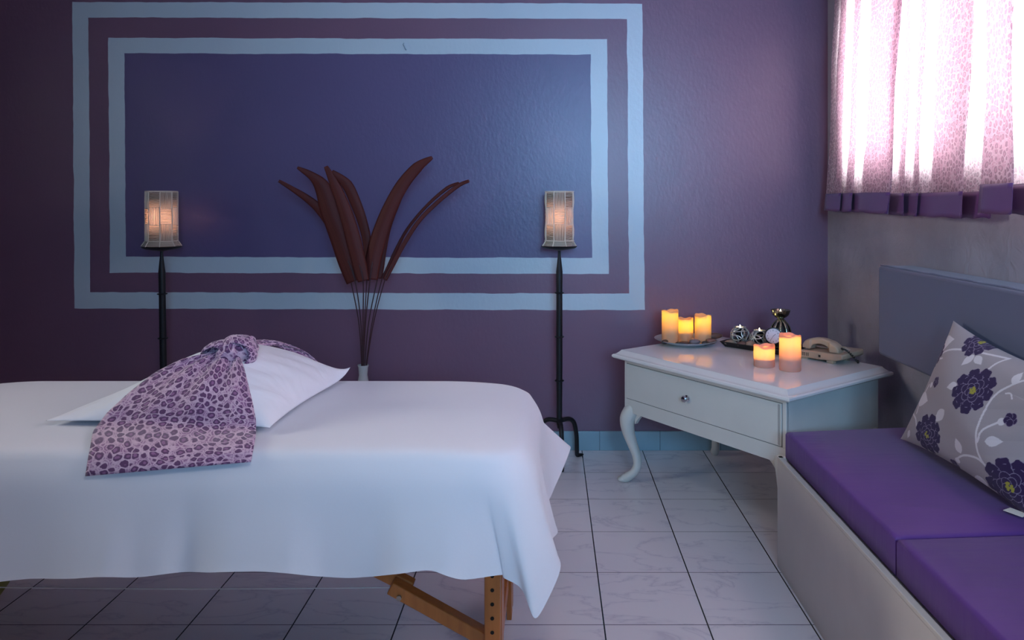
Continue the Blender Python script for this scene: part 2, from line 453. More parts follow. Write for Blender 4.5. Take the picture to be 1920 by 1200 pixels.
tag(hk.build('wall_hook', plain('painted_hook', '#8aa0b4', .5)), 'tiny painted over hook on the pale upper wall stripe', 'hook')

# ------------------------------------------------------------------ curtains (pleats with real overlaps, lit from behind)
def curtain(label, folds, hem_py, zt, name='curtain'):
    # folds: (photo x at hem, photo x at frame top, room distance X); height from hem to zt
    r = thing(name, label, 'curtain', (XR-.05, 0, 0), 'leopard print curtain panels at the window')
    pts_b = []; pts_t = []
    for (xb, xt, X) in folds:
        pts_b.append(Vector((X, X*F/(xb-CX), 0))); pts_t.append(Vector((X+(.0), X*F/(xt-CX), 0)))
    n = 6
    B = catmull(pts_b, n); Tp = catmull(pts_t, n)
    # blend catmull with linear for crisp folds
    def lin_(P):
        out = []
        for i in range(len(P)-1):
            for k in range(n): out.append(P[i].lerp(P[i+1], k/n))
        out.append(P[-1]); return out
    LB, LT = lin_(pts_b), lin_(pts_t)
    B = [a.lerp(b, .55) for a, b in zip(B, LB)]; Tp = [a.lerp(b, .55) for a, b in zip(Tp, LT)]
    arc = [0]
    for i in range(1, len(B)): arc.append(arc[-1]+(B[i]-B[i-1]).length)
    hz = [CH-(interp((p.x*F/max(p.y, .01)), [q[0]-CX for q in hem_py], [q[1] for q in hem_py])-CY)/F*p.y for p in B]
    bw = .082; rows = 26; zf = 2.1
    def pos(i, t, z0, z1, push=0):
        z = z0+(z1-z0)*t
        k = (z-hz[i])/(zf-hz[i]); p = B[i].lerp(Tp[i], min(k, 1.0))
        w = .004*math.sin(z*9+i*.4)
        return (p.x-push+w, p.y, z)
    P = []; U = []
    for j in range(rows+1):
        t = j/rows
        P.append([pos(i, t, hz[i]+bw-.004, zt) for i in range(len(B))])
        U.append([(arc[i], (hz[i]+(zt-hz[i])*t)) for i in range(len(B))])
    MB().grid(P, U).build('curtain_fabric', M['leopard_sheer'], r)
    P = []
    for j in range(7):
        t = j/6
        P.append([pos(i, t, hz[i]+.002*math.sin(i*1.1), hz[i]+bw, .0025+.006*(1-t)*(.5+.5*math.sin(i*.9))) for i in range(len(B))])
    MB().grid(P).build('curtain_border', M['border'], r, solid=.0015)
    return r
a, b, c_ = 1.330, 1.300, 1.270
f1 = [(1549, 1564, a), (1575, 1586, b), (1571, 1582, a), (1598, 1614, b+.005), (1592, 1610, a), (1622, 1641, b),
      (1666, 1693, c_), (1660, 1688, b), (1622, 1643, a-.008), (1666, 1694, a-.004), (1696, 1710, b), (1692, 1708, a), (1720, 1740, b), (1717, 1738, a), (1748, 1771, b-.005),
      (1804, 1834, c_-.015), (1798, 1828, b-.01), (1750, 1774, a-.012), (1804, 1835, a-.008), (1838, 1857, b), (1860, 1880, b+.02)]
curtain('leopard print curtain panel nearer the purple wall, hanging in folds with purple satin hem', f1,
        [(1540, 395), (1620, 398), (1700, 404), (1800, 409), (1838, 409), (1900, 409)], 2.3)
f2 = [(1840, 1856, 1.235), (1897, 1901, 1.20), (1890, 1898, 1.225), (1843, 1860, 1.25), (1897, 1903, 1.262), (1945, 1955, 1.235),
      (1990, 2005, 1.2), (1985, 2000, 1.23), (1950, 1965, 1.26), (1995, 2010, 1.27), (2060, 2070, 1.235), (2120, 2130, 1.21), (2115, 2125, 1.25), (2200, 2210, 1.24), (2300, 2310, 1.27)]
curtain('leopard print curtain panel at right picture edge, overlapping in front of the other panel', f2,
        [(1830, 399), (1900, 402), (2300, 408)], 2.3)
rd = thing('curtain_rod', 'metal curtain rod above the window carrying the leopard print curtains', 'curtain rod', (1.29, 2.3, 2.305))
MB().tube([(1.29, .9, 2.305), (1.29, 3.53, 2.305)], .011, 12).build('rod', M['steel'], rd)
for y in (1.2, 3.48): MB().box((1.332, y, 2.305), (.088, .02, .03)).build('bracket', M['steel'], rd)

# ------------------------------------------------------------------ massage table, sheet
ZB = .66; BX0, BX1, BY0, BY1 = -1.87, -.035, 1.585, 2.30
mt = thing('massage_table', 'folding wooden massage table with holed legs under the white sheet', 'massage table', (-.95, 1.94, 0))
b = MB(); b.box(((BX0+BX1)/2, (BY0+BY1)/2, ZB-.052), (BX1-BX0-.13, BY1-BY0-.13, .07)); b.build('padded_top', M['cream_board'], mt, bevel=.03)
b = MB(); b.box(((BX0+BX1)/2, (BY0+BY1)/2, ZB-.115), (BX1-BX0-.13, BY1-BY0-.11, .07)); b.build('frame', M['wood'], mt, bevel=.004, smooth=False)
def leg(x, y, s, pegs=False):
    # outer board with a row of adjustment holes, slim inner board splaying behind it
    l = MB().box((x, y, .27), (.036, .022, .54)).build('leg', M['wood'], mt, bevel=.003, smooth=False)
    if pegs:
        for k in range(9):
            z = .18+k*.032
            h = MB(); h.tube([(x, y-.0118*s, z), (x, y+.004*s, z)], .0045, 10)
            h.build('peg_hole', M['hole'], l, origin=mt.location)
    q = MB(); y2 = y+s*.030
    q.add([(x+.004, y2, 0), (x+.018, y2, 0), (x+.018, y2+s*.05, 0), (x+.004, y2+s*.05, 0), (x+.006, y2, .5), (x+.020, y2, .5), (x+.020, y2+s*.11, .5), (x+.006, y2+s*.11, .5)],
          [(0, 3, 2, 1), (4, 5, 6, 7), (0, 1, 5, 4), (1, 2, 6, 5), (2, 3, 7, 6), (3, 0, 4, 7)])
    q.build('leg_extension', M['wood'], mt, bevel=.002, smooth=False)
YL = 1.655
leg(-.133, YL, 1, True); leg(-.133, 2.20, -1); leg(-1.80, YL, 1); leg(-1.80, 2.20, -1)
def bar(mb, p, q, w, d):
    p, q = Vector(p), Vector(q); t = (q-p); L = t.length; t.normalize()
    y = Vector((0, 1, 0)); n = y.cross(t); R = Matrix((t, y, n)).transposed()
    mb.box((p+q)/2, (L, d, w), R); return mb
for yy in (1.69, 2.17):
    for s in ((-.15, 1), (-1.783, -1)):
        xs, sg = s
        bar(MB(), (xs, yy, .205), (xs-sg*.222, yy, .328), .030, .034).build('lower_brace', M['wood'], mt, bevel=.003, smooth=False)
        bar(MB(), (xs-sg*.180, yy+.036, .305), (xs-sg*.62, yy+.036, .53), .030, .026).build('upper_brace', M['wood'], mt, bevel=.003, smooth=False)
        bo = MB(); bo.tube([(xs-sg*.20, yy-.022, .308), (xs-sg*.20, yy+.062, .308)], .006, 10); bo.build('hinge_bolt', M['steel'], mt)
    c = MB(); c.tube(catmull([(-.37, yy, .322), (-.9, yy, .319), (-1.56, yy, .326)], 8), .0013, 6); c.build('tension_cable', M['cable'], mt)
for x in (-.133, -1.80): MB().box((x, 1.93, .12), (.02, .50, .05)).build('crossbar', M['wood'], mt, bevel=.003, smooth=False)

def crown(x, y):
    a = (x-(BX0+BX1)/2)/((BX1-BX0)/2); c = (y-(BY0+BY1)/2)/((BY1-BY0)/2)
    dr = max(0, (x-(BX1-.30))/.30); dl = max(0, ((BX0+.30)-x)/.30); f = max(0, (y-1.85)/.45)
    return .008*(1-min(1, abs(a))**4)*(1-min(1, abs(c))**2)-.016*dr*dr*(1+.5*f)-.030*dl*dl
# perimeter of the bed top (rounded rectangle) starting at left on near edge, running counter-clockwise seen from above
def perimeter():
    pts = []; r = .13; step = .018
    def seg(p, q):
        n = max(2, int((Vector(q)-Vector(p)).length/step))
        for i in range(n): pts.append(Vector(p).lerp(Vector(q), i/n))
    def arcp(c, a0):
        n = 14
        for i in range(n):
            a = a0+PI/2*i/n; pts.append(Vector((c[0]+r*math.cos(a), c[1]+r*math.sin(a))))
    seg((BX0+r, BY0), (BX1-r, BY0)); arcp((BX1-r, BY0+r), -PI/2)
    seg((BX1, BY0+r), (BX1, BY1-r)); arcp((BX1-r, BY1-r), 0)
    seg((BX1-r, BY1), (BX0+r, BY1)); arcp((BX0+r, BY1-r), PI/2)
    seg((BX0, BY1-r), (BX0, BY0+r)); arcp((BX0+r, BY0+r), PI)
    return pts
PER = perimeter(); NP = len(PER)
arcs = [0.]
for i in range(1, NP): arcs.append(arcs[-1]+(PER[i]-PER[i-1]).length)
TOT = arcs[-1]+(PER[0]-PER[-1]).length
def s_at(x, y):
    return arcs[min(range(NP), key=lambda i: (PER[i]-Vector((x, y))).length)]
# hem keys: (arc position, hem point)
HK = []
def hk_(x, y, p): HK.append((s_at(x, y), Vector(p)))
YH = 1.552
for px, py in ((60, 1084), (120, 1083), (190, 1084), (250, 1083), (300, 1078), (350, 1073), (420, 1070), (485, 1071), (540, 1074), (600, 1080), (655, 1085), (700, 1083), (750, 1077), (795, 1068), (812, 1067), (840, 1078), (868, 1086), (895, 1087), (920, 1080)):
    wv = .014*math.sin(px*.021+.6)+.006*math.sin(px*.057); p = W(px, py, YH+wv); hk_(p.x, BY0, p)
HK.append((s_at(BX1-.125, BY0), W(938, 1074, 1.575)))
HK.append((s_at(BX1-.115, BY0)+.012, W(958, 1080, 1.60)))
HK.append((s_at(BX1-.10, BY0+.003)+.016, W(975, 1092, 1.585)))
HK.append((s_at(BX1-.075, BY0+.012)+.01, W(988, 1128, 1.555)))
HK.append((s_at(BX1-.055, BY0+.025)+.01, W(1001, 1167, 1.54)))
HK.append((s_at(BX1-.03, BY0+.05)+.01, W(1026, 1122, 1.575)))
HK.append((s_at(BX1-.012, BY0+.08), W(1054, 1063, 1.63)))
HK.append((s_at(BX1, BY0+.13), W(1038, 1012, 1.70)))
HK.append((s_at(BX1, BY0+.19), W(1047, 999, 1.76)))
HK.append((s_at(BX1, BY0+.28), W(1033, 965, 1.84)))
HK.append((s_at(BX1, BY0+.36), W(1022, 948, 1.90)))
HK.append((s_at(BX1, BY0+.45), W(1027, 940, 1.97)))
HK.append((s_at(BX1, BY0+.52), W(1036, 926, 2.03)))
HK.append((s_at(BX1-.03, BY1-.06), W(1058, 872, 2.18)))
HK.append((s_at(BX1-.06, BY1-.025), W(1073, 834, 2.30)))
HK.append((s_at(BX1-.14, BY1), Vector((-.10, 2.36, .42))))
for k in range(12):
    x = -.25-k*.14; HK.append((s_at(x, BY1), Vector((x, 2.335+.012*math.sin(k*1.9), .42+.008*math.sin(k)))))
HK.append((s_at(BX0+.02, BY1-.05), Vector((-1.93, 2.35, .34))))
for y in (2.1, 1.95, 1.8): HK.append((s_at(BX0, y), Vector((-1.925+.015*math.sin(y*20), y, .40))))
HK.append((s_at(BX0+.03, BY0+.04), Vector((-1.93, 1.53, .34))))
HK.append((s_at(BX0+.14, BY0)+TOT*0, Vector((-1.84, 1.55, .41)))) if False else None
HK = [k for k in HK if k]; HK.sort(key=lambda k: k[0])
hs = [k[0]-TOT for k in HK]+[k[0] for k in HK]+[k[0]+TOT for k in HK]
hp = [k[1] for k in HK]*3
def hem(s):
    return Vector([interp(s, hs, [p[i] for p in hp]) for i in range(3)])
# smooth hem a little along the perimeter except at the sharp tips
fine = []; NSUB = 3
SS = []
for i in range(NP):
    a = arcs[i]; e = arcs[i+1] if i+1 < NP else TOT
    p, q = PER[i], PER[(i+1) % NP]
    for k in range(NSUB):
        SS.append((a+(e-a)*k/NSUB, p.lerp(q, k/NSUB)))
NS = len(SS)
H = [hem(s) for s, _ in SS]
for _ in range(5): H = [(H[i-1]+H[i]*2+H[(i+1) % NS])/4 for i in range(NS)]
RB = .058; cen = Vector(((BX0+BX1)/2, (BY0+BY1)/2))
rows = []
def inset(p, d):      # move a perimeter point inward by d
    x = min(max(p.x, BX0), BX1); c = Vector((min(max(p.x, BX0+.13), BX1-.13), min(max(p.y, BY0+.13), BY1-.13)))
    n = (p-c)
    if n.length < 1e-6: return p
    n.normalize(); return p-n*d, n
NB = 7; ND = 22
for j in range(NB):
    a = PI/2*j/(NB-1)
    row = []
    for s, p in SS:
        q, n = inset(p, RB-RB*math.sin(a)-.004)
        row.append((q.x, q.y, ZB+.006-RB*(1-math.cos(a))+crown(q.x, q.y)))
    rows.append(row)
for j in range(1, ND+1):
    t = j/ND; row = []
    for i, (s, p) in enumerate(SS):
        q, n = inset(p, -.004)
        e = Vector((q.x, q.y, ZB+.006-RB)); h = H[i]
        m = e.lerp(h, t)
        # horizontal travel lags behind the drop so that cloth falls before it spreads
        tt = 1.15*t*t/(t+.15)
        m.x = e.x+(h.x-e.x)*tt; m.y = e.y+(h.y-e.y)*tt
        fold = .0028*math.sin(s*31+1.3*math.sin(s*7))+.003*math.sin(s*13)
        m.x += n.x*fold*t; m.y += n.y*fold*t
        if j >= ND: m.x += n.x*.001; m.y += n.y*.001
        row.append(tuple(m))
    rows.append(row)
for _ in range(14):
    R2 = [list(r) for r in rows]
    for j in range(NB-4, NB+12):
        for i in range(NS):
            a_, b_, c_2 = rows[j-1][i], rows[j][i], rows[j+1][i]
            R2[j][i] = tuple((a_[q]+2*b_[q]+c_2[q])/4 for q in range(3))
    rows = R2
b = MB()
vs = [v for r in rows for v in r]; R_ = len(rows)
fs = [(j*NS+i, j*NS+(i+1) % NS, (j+1)*NS+(i+1) % NS, (j+1)*NS+i) for j in range(R_-1) for i in range(NS)]
b.add(vs, fs)
# top surface: concentric rings shrinking to the middle
prev = list(range(NS)); 
for k in range(1, 13):
    f = k/12; st = len(b.v)
    for (x, y, z) in rows[0]:
        c = Vector((min(max(x, cen.x-.60), cen.x+.60), cen.y))
        q = Vector((x, y)).lerp(c, f); b.v.append((q.x, q.y, ZB+.006+crown(q.x, q.y)+.0012*math.sin(q.x*17+q.y*9)*f*(1-f)*4))
    cur = list(range(st, st+NS))
    b.f += [(prev[(i+1) % NS], prev[i], cur[i], cur[(i+1) % NS]) for i in range(NS)]
    prev = cur
sheet = b.build('bed_sheet', M['sheet'], autosmooth=180)
tag(sheet, 'smooth white cotton sheet draped over the massage table, corner hanging low', 'sheet')

# ------------------------------------------------------------------ bed pillow and scarf
PC = [Vector((-1.235, 1.77)), Vector((-.665, 1.715)), Vector((-.615, 2.225)), Vector((-1.18, 2.27))]   # NL NR FR FL
PH = .137
def bil(u, v): return (PC[0]*(1-u)*(1-v)+PC[1]*u*(1-v)+PC[2]*u*v+PC[3]*(1-u)*v)
def pill_h(u, v):
    a, c = abs(2*u-1), abs(2*v-1)
    if a >= 1 or c >= 1: return 0
    w = .004*math.sin(9*u+5*v)+.004*math.sin(14*v-6*u)
    q = min(1, max(0, (u-.05)/.50)); q = .36+.64*q*q*(3-2*q)
    return (PH+w)*q*((1-a**2.2)**.62)*((1-c**2.4)**.55)
def pill_pt(u, v):
    a, c = 2*u-1, 2*v-1
    k = .034                          # edges pulled in, corners pointed
    uu = u-a*k*(1-c*c)*abs(a)**2; vv = v-c*k*(1-a*a)*abs(c)**2
    return bil(uu, vv)
N = 46; top = []; bot = []
for i in range(N+1):
    rt = []; rb = []
    for j in range(N+1):
        u, v = .5-.5*math.cos(PI*i/N), .5-.5*math.cos(PI*j/N)
        p = pill_pt(u, v); h = pill_h(u, v)
        e = max(abs(2*u-1), abs(2*v-1))
        lift = .014
        cr = ((2*u-1)*(2*v-1))
        if u > .5 and v > .5: lift += .03*max(0, cr)**6     # far right corner cocked up
        cre = .003*math.sin(38*(u-v)+6*u)*max(0, 1-abs(e-.7)*3)
        zt_ = ZB+.013+lift+h+(cre if e < .99 else 0); zb = ZB+.013+lift*(e**3)+.0
        rt.append((p.x, p.y, max(zt_, zb))); rb.append((p.x, p.y, min(zb, zt_)))
    top.append(rt); bot.append(rb)
b = MB(); b.grid(top); b.grid([r[::-1] for r in bot])
n1 = (N+1)
pil = b.build('bed_pillow', M['pillowcase'], autosmooth=180)
bm = bmesh.new(); bm.from_mesh(pil.data); bmesh.ops.remove_doubles(bm, verts=bm.verts, dist=.0004); bmesh.ops.recalc_face_normals(bm, faces=bm.faces); bm.to_mesh(pil.data); bm.free()
tag(pil, 'plump white pillow lying on the massage table under the knotted scarf', 'pillow')

def inv_pill(x, y):
    # approximate inverse bilinear by Newton
    u = v = .5
    for _ in range(8):
        p = bil(u, v); du = (PC[1]-PC[0])*(1-v)+(PC[2]-PC[3])*v; dv = (PC[3]-PC[0])*(1-u)+(PC[2]-PC[1])*u
        d = du.x*dv.y-du.y*dv.x; ex, ey = x-p.x, y-p.y
        u += (ex*dv.y-ey*dv.x)/d; v += (du.x*ey-du.y*ex)/d
    return u, v
def height(x, y):
    if y < BY0-.004: return -9
    z = ZB+.008+crown(x, y)
    if y < BY0+RB: 
        k = (BY0+RB-y)/(RB+.004); z = ZB+.008-RB*(1-math.sqrt(max(0, 1-k*k)))
    u, v = inv_pill(x, y)
    if 0 < u < 1 and 0 < v < 1: z = max(z, ZB+.027+pill_h(u, v))
    return z
def hit(px, py, fallback=1.97, off=.008):
    y = 1.40; st = .004; last = None
    dx = (px-CX)/F; dz = -(py-CY)/F
    while y < 2.5:
        if CH+dz*y <= height(dx*y, y)+off: break
        y += st
    else: return Vector((dx*fallback, fallback, CH+dz*fallback))
    lo, hi = y-st, y
    for _ in range(12):
        m = (lo+hi)/2
        if CH+dz*m <= height(dx*m, m)+off: hi = m
        else: lo = m
    y = min(hi, fallback+.2)
    if y > fallback: y = fallback
    return Vector((dx*y, y, CH+dz*y))
Lb = [(394, 665), (341, 679), (289, 705), (241, 740), (200, 775), (174, 808), (167, 848), (160, 893)]
Rb = [(450, 668), (458, 690), (466, 722), (474, 755), (480, 790), (480, 818), (475, 845), (470, 866)]
sc = thing('knotted_scarf', 'mauve leopard print scarf knotted around the white bed pillow', 'scarf', (-.9, 1.9, ZB))
NR_, NC_ = 44, 40
P = []
for i in range(NR_+1):
    t = i/NR_*7; row = []
    for j in range(NC_+1):
        s = j/NC_
        lx = interp(t, range(8), [p[0] for p in Lb]); ly = interp(t, range(8), [p[1] for p in Lb])
        rx = interp(t, range(8), [p[0] for p in Rb]); ry = interp(t, range(8), [p[1] for p in Rb])
        bow = -10*math.sin(PI*s)*max(0, 1-t/3.0)
        row.append(hit(lx+(rx-lx)*s, ly+(ry-ly)*s+bow))
    P.append(row)
# relax so the cloth bridges hollows
for _ in range(10):
    Q = [[p.copy() for p in r] for r in P]
    for i in range(1, NR_):
        for j in range(1, NC_):
            Q[i][j] = (P[i-1][j]+P[i+1][j]+P[i][j-1]+P[i][j+1])/8+P[i][j]/2
            z = height(Q[i][j].x, Q[i][j].y)+.006
            if Q[i][j].z < z and Q[i][j].y > BY0: Q[i][j].z = z
    P = Q
for i in range(NR_+1):
    t = i/NR_
    for j in range(NC_+1):
        s = j/NC_
        amp = .007*(1-t)**1.2*min(1, t*6+.3)
        f = math.sin(s*22+2*math.sin(t*4))*amp+.003*math.sin(s*9+t*7)*(t < .93)
        g = max(0, 1-abs(s-.80)*9)*max(0, 1-t*1.6)*-.014     # deep gather right of centre
        P[i][j] = P[i][j]+Vector((0, -.3, 1))*(max(f, -.004)+g*.4)
U = [[(j/NC_*.40, i/NR_*.46) for j in range(NC_+1)] for i in range(NR_+1)]
MB().grid(P, U).build('draped_end', M['leopard'], sc, solid=.002, autosmooth=180)
# tail that runs over the far side of the pillow
def strip(path, wid, nrm, uvs=.16):
    C = catmull(path, 6); n = len(C); P = []; U = []
    for i, c in enumerate(C):
        f = i/(n-1); w = interp(f, [k/(len(wid)-1) for k in range(len(wid))], wid)
        row = []; ur = []
        for j in range(13):
            s = j/12-.5
            row.append(c+nrm*s*w*2+Vector((0, 0, .006*math.cos(s*PI)+.0025*math.sin(s*26+f*3)))); ur.append((s*uvs, f*.4))
        P.append(row); U.append(ur)
    return MB().grid(P, U)
strip([(-.875, 2.0, .812), (-.86, 2.08, .812), (-.82, 2.15, .803), (-.775, 2.215, .765), (-.73, 2.265, .70)], [.028, .034, .04, .04, .036], Vector((.55, .6, -.25)).normalized(), .2).build('far_tail', M['leopard'], sc, solid=.003, autosmooth=180)
# knot: wrapped core, a full rounded loop on the right and a small hollow loop on the left
def loop(center, A, B_, ra, rb, a0, a1, width, axis, n=22, m=12, thick=1.0):
    P = []; U = []
    for i in range(n+1):
        a = a0+(a1-a0)*i/n; row = []; ur = []
        for j in range(m+1):
            s = j/m-.5
            k = 1-.35*(2*s)**2
            row.append(Vector(center)+Vector(A)*ra*k*math.cos(a)+Vector(B_)*rb*k*math.sin(a)+Vector(axis)*s*width+Vector((0, 0, .0012*math.sin(s*30+a*4))))
            ur.append((s*.13, a*ra*1.3))
        P.append(row); U.append(ur)
    return P, U
kc = W(440, 658, 1.93)
k = MB()
X_, Y_, Z_ = (1, 0, 0), (0, 1, 0), (0, 0, 1)
fold = lambda d: 1+.07*math.sin(9*math.atan2(d.z, d.x)+4*d.y)+.03*math.sin(17*d.x)
def ellu(c, r, rot=None, fn=None):
    st = len(k.v); k.ell(c, r, rot, 36, 22, fn)
    for i in range(st, len(k.v)):
        v = Vector(k.v[i])-Vector(c); k.uv[i] = (math.atan2(v.x, -v.y)*.045+.2, v.z*.95+v.y*.2)
RZ = lambda a: Matrix.Rotation(a, 3, 'Z'); RY = lambda a: Matrix.Rotation(a, 3, 'Y')
ellu(W(453, 659, 1.93), (.038, .050, .042), RY(.5), fold)                     # full rounded loop
ellu(W(430, 662, 1.90), (.036, .034, .027), RY(-.9), lambda d: 1+.10*math.sin(12*d.y+6*d.z))   # wrapped core
Pl, Ul = loop(W(412, 664, 1.90), (.95, .1, .25), (-.2, 0, 1), .042, .034, PI*.0, PI*1.12, .060, (.35, .9, 0)); k.grid(Pl, Ul)
Pl, Ul = loop(W(448, 659, 1.91), (.86, .1, -.3), (.2, 0, 1), .052, .040, -PI*.25, PI*.98, .060, (-.25, .95, 0)); k.grid(Pl, Ul)
k.build('knot', M['leopard'], sc, solid=.0025, autosmooth=180)

# ------------------------------------------------------------------ olive basin under the table's left end
b = MB(); b.lathe([(.10, 0), (.11, .004), (.155, .05), (.195, .11), (.215, .17), (.225, .175), (.21, .172), (.188, .11), (.15, .055), (.10, .012), (0, .012)], (-1.765, 2.05, 0), 40)
tag(b.build('basin', M['olive'], origin=(-1.765, 2.05, 0)), 'olive green basin standing on floor under the left end of massage table', 'basin')

# ------------------------------------------------------------------ standing lamps
def standing_lamp(x, y, lean, label, flip, rot, dz=0, power=1.2):
    r = thing('candlestick_lamp', label, 'lamp', (x, y, 0), 'wrought iron lamps with woven shades')
    def at(z): return (x+lean*(z-1.0), y, z)
    p = MB()
    zz = [.16, .185, .2, .5, .80, .90, .97, 1.0, 1.003]; rr = [.010, .014, .013, .0150, .0145, .0155, .008, .006, .006]
    p.tube([at(z) for z in zz], rr, 12); p.build('pole', M['iron'], r)
    for z in (.80, .592, .384):
        q = MB(); q.lathe([(.012, -.003), (.021, -.0025), (.023, 0), (.021, .0025), (.012, .003)], at(z+dz), 20); q.build('collar', M['iron'], r)
    for kk in range(3):
        a = rot+2*PI*kk/3; d = Vector((math.cos(a), math.sin(a), 0)); o = Vector(at(.19))
        path = [o, o+d*.02+Vector((0, 0, .004)), o+d*.06+Vector((0, 0, .002)), o+d*.088+Vector((0, 0, -.022)), o+d*.102+Vector((0, 0, -.08)), o+d*.105+Vector((0, 0, -.15)), o+d*.107+Vector((0, 0, -.178)), o+d*.125+Vector((0, 0, -.183)), o+d*.142+Vector((0, 0, -.184))]
        MB().tube(catmull(path, 5), [.0105 if i < 31 else .0105-.0006*(i-31) for i in range(41)], 10).build('leg', M['iron'], r)
    pl = MB(); pl.lathe([(.006, 0), (.03, .004), (.07, .010), (.084, .018), (.086, .021), (.082, .021), (.03, .012), (0, .012)], at(1.0), 36); pl.build('drip_pan', M['iron'], r)
    c0 = at(1.022); x0, y0, zb = c0; R = .066; Hh = .258
    li = MB(); li.lathe([(R-.005, 0), (R-.005, Hh-.006)], (x0, y0, zb), 40)
    li.f = li.f[:-2]; li.build('shade_liner', M['liner'], r, solid=.001)
    # woven squares of cord, alternately upright and level
    cm = MB(); rowh = (Hh-.026)/3; ncol = 8
    for ro in range(3):
        z0 = zb+.026+ro*rowh; z1 = z0+rowh
        for co in range(ncol):
            a0 = rot*.0+flip*.5*(2*PI/ncol)*0+2*PI*(co+.5)/ncol-PI/2-PI/ncol*2; a1 = a0+2*PI/ncol
            if (ro+co+flip) % 2 == 0:
                for k2 in range(9):
                    a = a0+(a1-a0)*(k2+.5)/9; rr_ = R+.001
                    zs = [z0-.002, z0+rowh*.33, z0+rowh*.66, z1+.002]
                    cm.tube([(x0+(rr_+b_)*math.cos(a+w_), y0+(rr_+b_)*math.sin(a+w_), z) for z, b_, w_ in zip(zs, (-.001, .002, .002, -.001), (0, random.uniform(-.02, .02), random.uniform(-.02, .02), 0))], .0016, 5)
            else:
                for k2 in range(11):
                    z = z0+rowh*(k2+.5)/11
                    cm.tube([(x0+(R+.001)*math.cos(a0+(a1-a0)*q/5), y0+(R+.001)*math.sin(a0+(a1-a0)*q/5), z+random.uniform(-.0012, .0012)) for q in range(6)], .0017, 5)
    # flared skirt
    for co in range(ncol):
        a0 = 2*PI*(co+.5)/ncol-PI/2-PI/ncol*2; a1 = a0+2*PI/ncol
        for k2 in range(5):
            f = (k2+.5)/5; rr_ = R+.017*(1-f)**1.3; z = zb+.002+.024*f
            cm.tube([(x0+rr_*math.cos(a0+(a1-a0)*q/5), y0+rr_*math.sin(a0+(a1-a0)*q/5), z) for q in range(6)], .0017, 5)
        cm.tube([(x0+(R+.002)*math.cos(a0), y0+(R+.002)*math.sin(a0), zb+Hh), (x0+(R+.0025)*math.cos(a0), y0+(R+.0025)*math.sin(a0), zb+.028), (x0+(R+.019)*math.cos(a0), y0+(R+.019)*math.sin(a0), zb+.002)], .0026, 5)
    for z, rr_ in ((zb+.026, R+.003), (zb+Hh, R+.002)):
        cm.tube([(x0+rr_*math.cos(2*PI*q/40), y0+rr_*math.sin(2*PI*q/40), z) for q in range(40)], .0024, 5, closed=True)
    cm.build('woven_shade', M['cord'], r)
    bl = MB(); bl.ell((x0, y0, zb+.095), (.016, .016, .026), None, 16, 10); bl.build('bulb', mat_emit('bulb_glow', (1, .75, .6, 1), 6), r)
    pt = point('lamp_light', (x0, y0, zb+.14), power*1.5, (1, .72, .58), .015)
    return r
standing_lamp(.040, 3.44, 0, 'black iron lamp with glowing woven shade standing right, beside bed end', 0, .62, 0, .9)
standing_lamp(-1.825, 3.40, -.015, 'black iron lamp with glowing woven shade standing left, behind the scarf', 1, 1.2, 0, 1.0)

# ------------------------------------------------------------------ vase and dried palm leaves
VX, VY = W(681, 600, 3.32).x, 3.32
b = MB(); b.lathe([(.075, 0), (.082, .01), (.105, .10), (.108, .18), (.085, .28), (.045, .36), (.024, .41), (.019, .44), (.022, .475), (.026, .485), (.021, .484), (.015, .44), (.015, .40)], (VX, VY, 0), 36)
b.f = b.f[:-1]
tag(b.build('floor_vase', M['vase'], origin=(VX, VY, 0)), 'slender pale grey floor vase behind the bed holding dried palm leaves', 'vase')
leaves = [
 ([(523, 339), (548, 354), (578, 374), (602, 396), (626, 432), (642, 468), (652, 502), (658, 527)], [5, 9, 14, 18, 18, 16, 14, 12], 3.36, (664, 530), 'dried palm leaf bending furthest left out of the floor vase'),
 ([(558, 314), (586, 331), (604, 352), (618, 392), (636, 440), (652, 490), (666, 527)], [4, 16, 30, 40, 42, 40, 36], 3.33, (672, 530), 'broad dark palm leaf with hooked tip, left of the upright reddish one'),
 ([(611, 312), (630, 352), (648, 400), (662, 450), (674, 500), (681, 527)], [7, 19, 25, 28, 26, 20], 3.28, (680, 532), 'reddish brown palm leaf with blunt top, tallest of the left cluster'),
 ([(622, 322), (650, 346), (667, 382), (680, 418), (688, 455), (690, 500), (688, 526)], [8, 20, 20, 18, 16, 12, 10], 3.36, (686, 530), 'narrow palm leaf just behind the blunt reddish leaf in the middle'),
 ([(811, 295), (782, 314), (752, 350), (726, 400), (708, 450), (698, 492), (694, 524)], [5, 20, 24, 27, 30, 30, 26], 3.30, (690, 528), 'broad dried palm leaf sweeping up right to the highest tip'),
 ([(764, 340), (745, 378), (727, 420), (717, 460), (711, 500), (708, 522)], [6, 12, 16, 18, 18, 16], 3.37, (702, 526), 'shorter palm leaf tucked behind the broad right hand leaf'),
 ([(861, 343), (838, 353), (800, 386), (765, 428), (742, 470), (726, 505), (717, 521)], [4, 6, 5, 5, 6, 6, 5], 3.36, (716, 522), 'thin palm leaf arching right, inner of the two narrow ones'),
 ([(880, 339), (858, 349), (822, 378), (786, 414), (756, 460), (736, 498), (722, 525)], [5, 7, 7, 7, 8, 8, 7], 3.32, (722, 526), 'thin palm leaf arching furthest right over the pale wall stripe'),
]
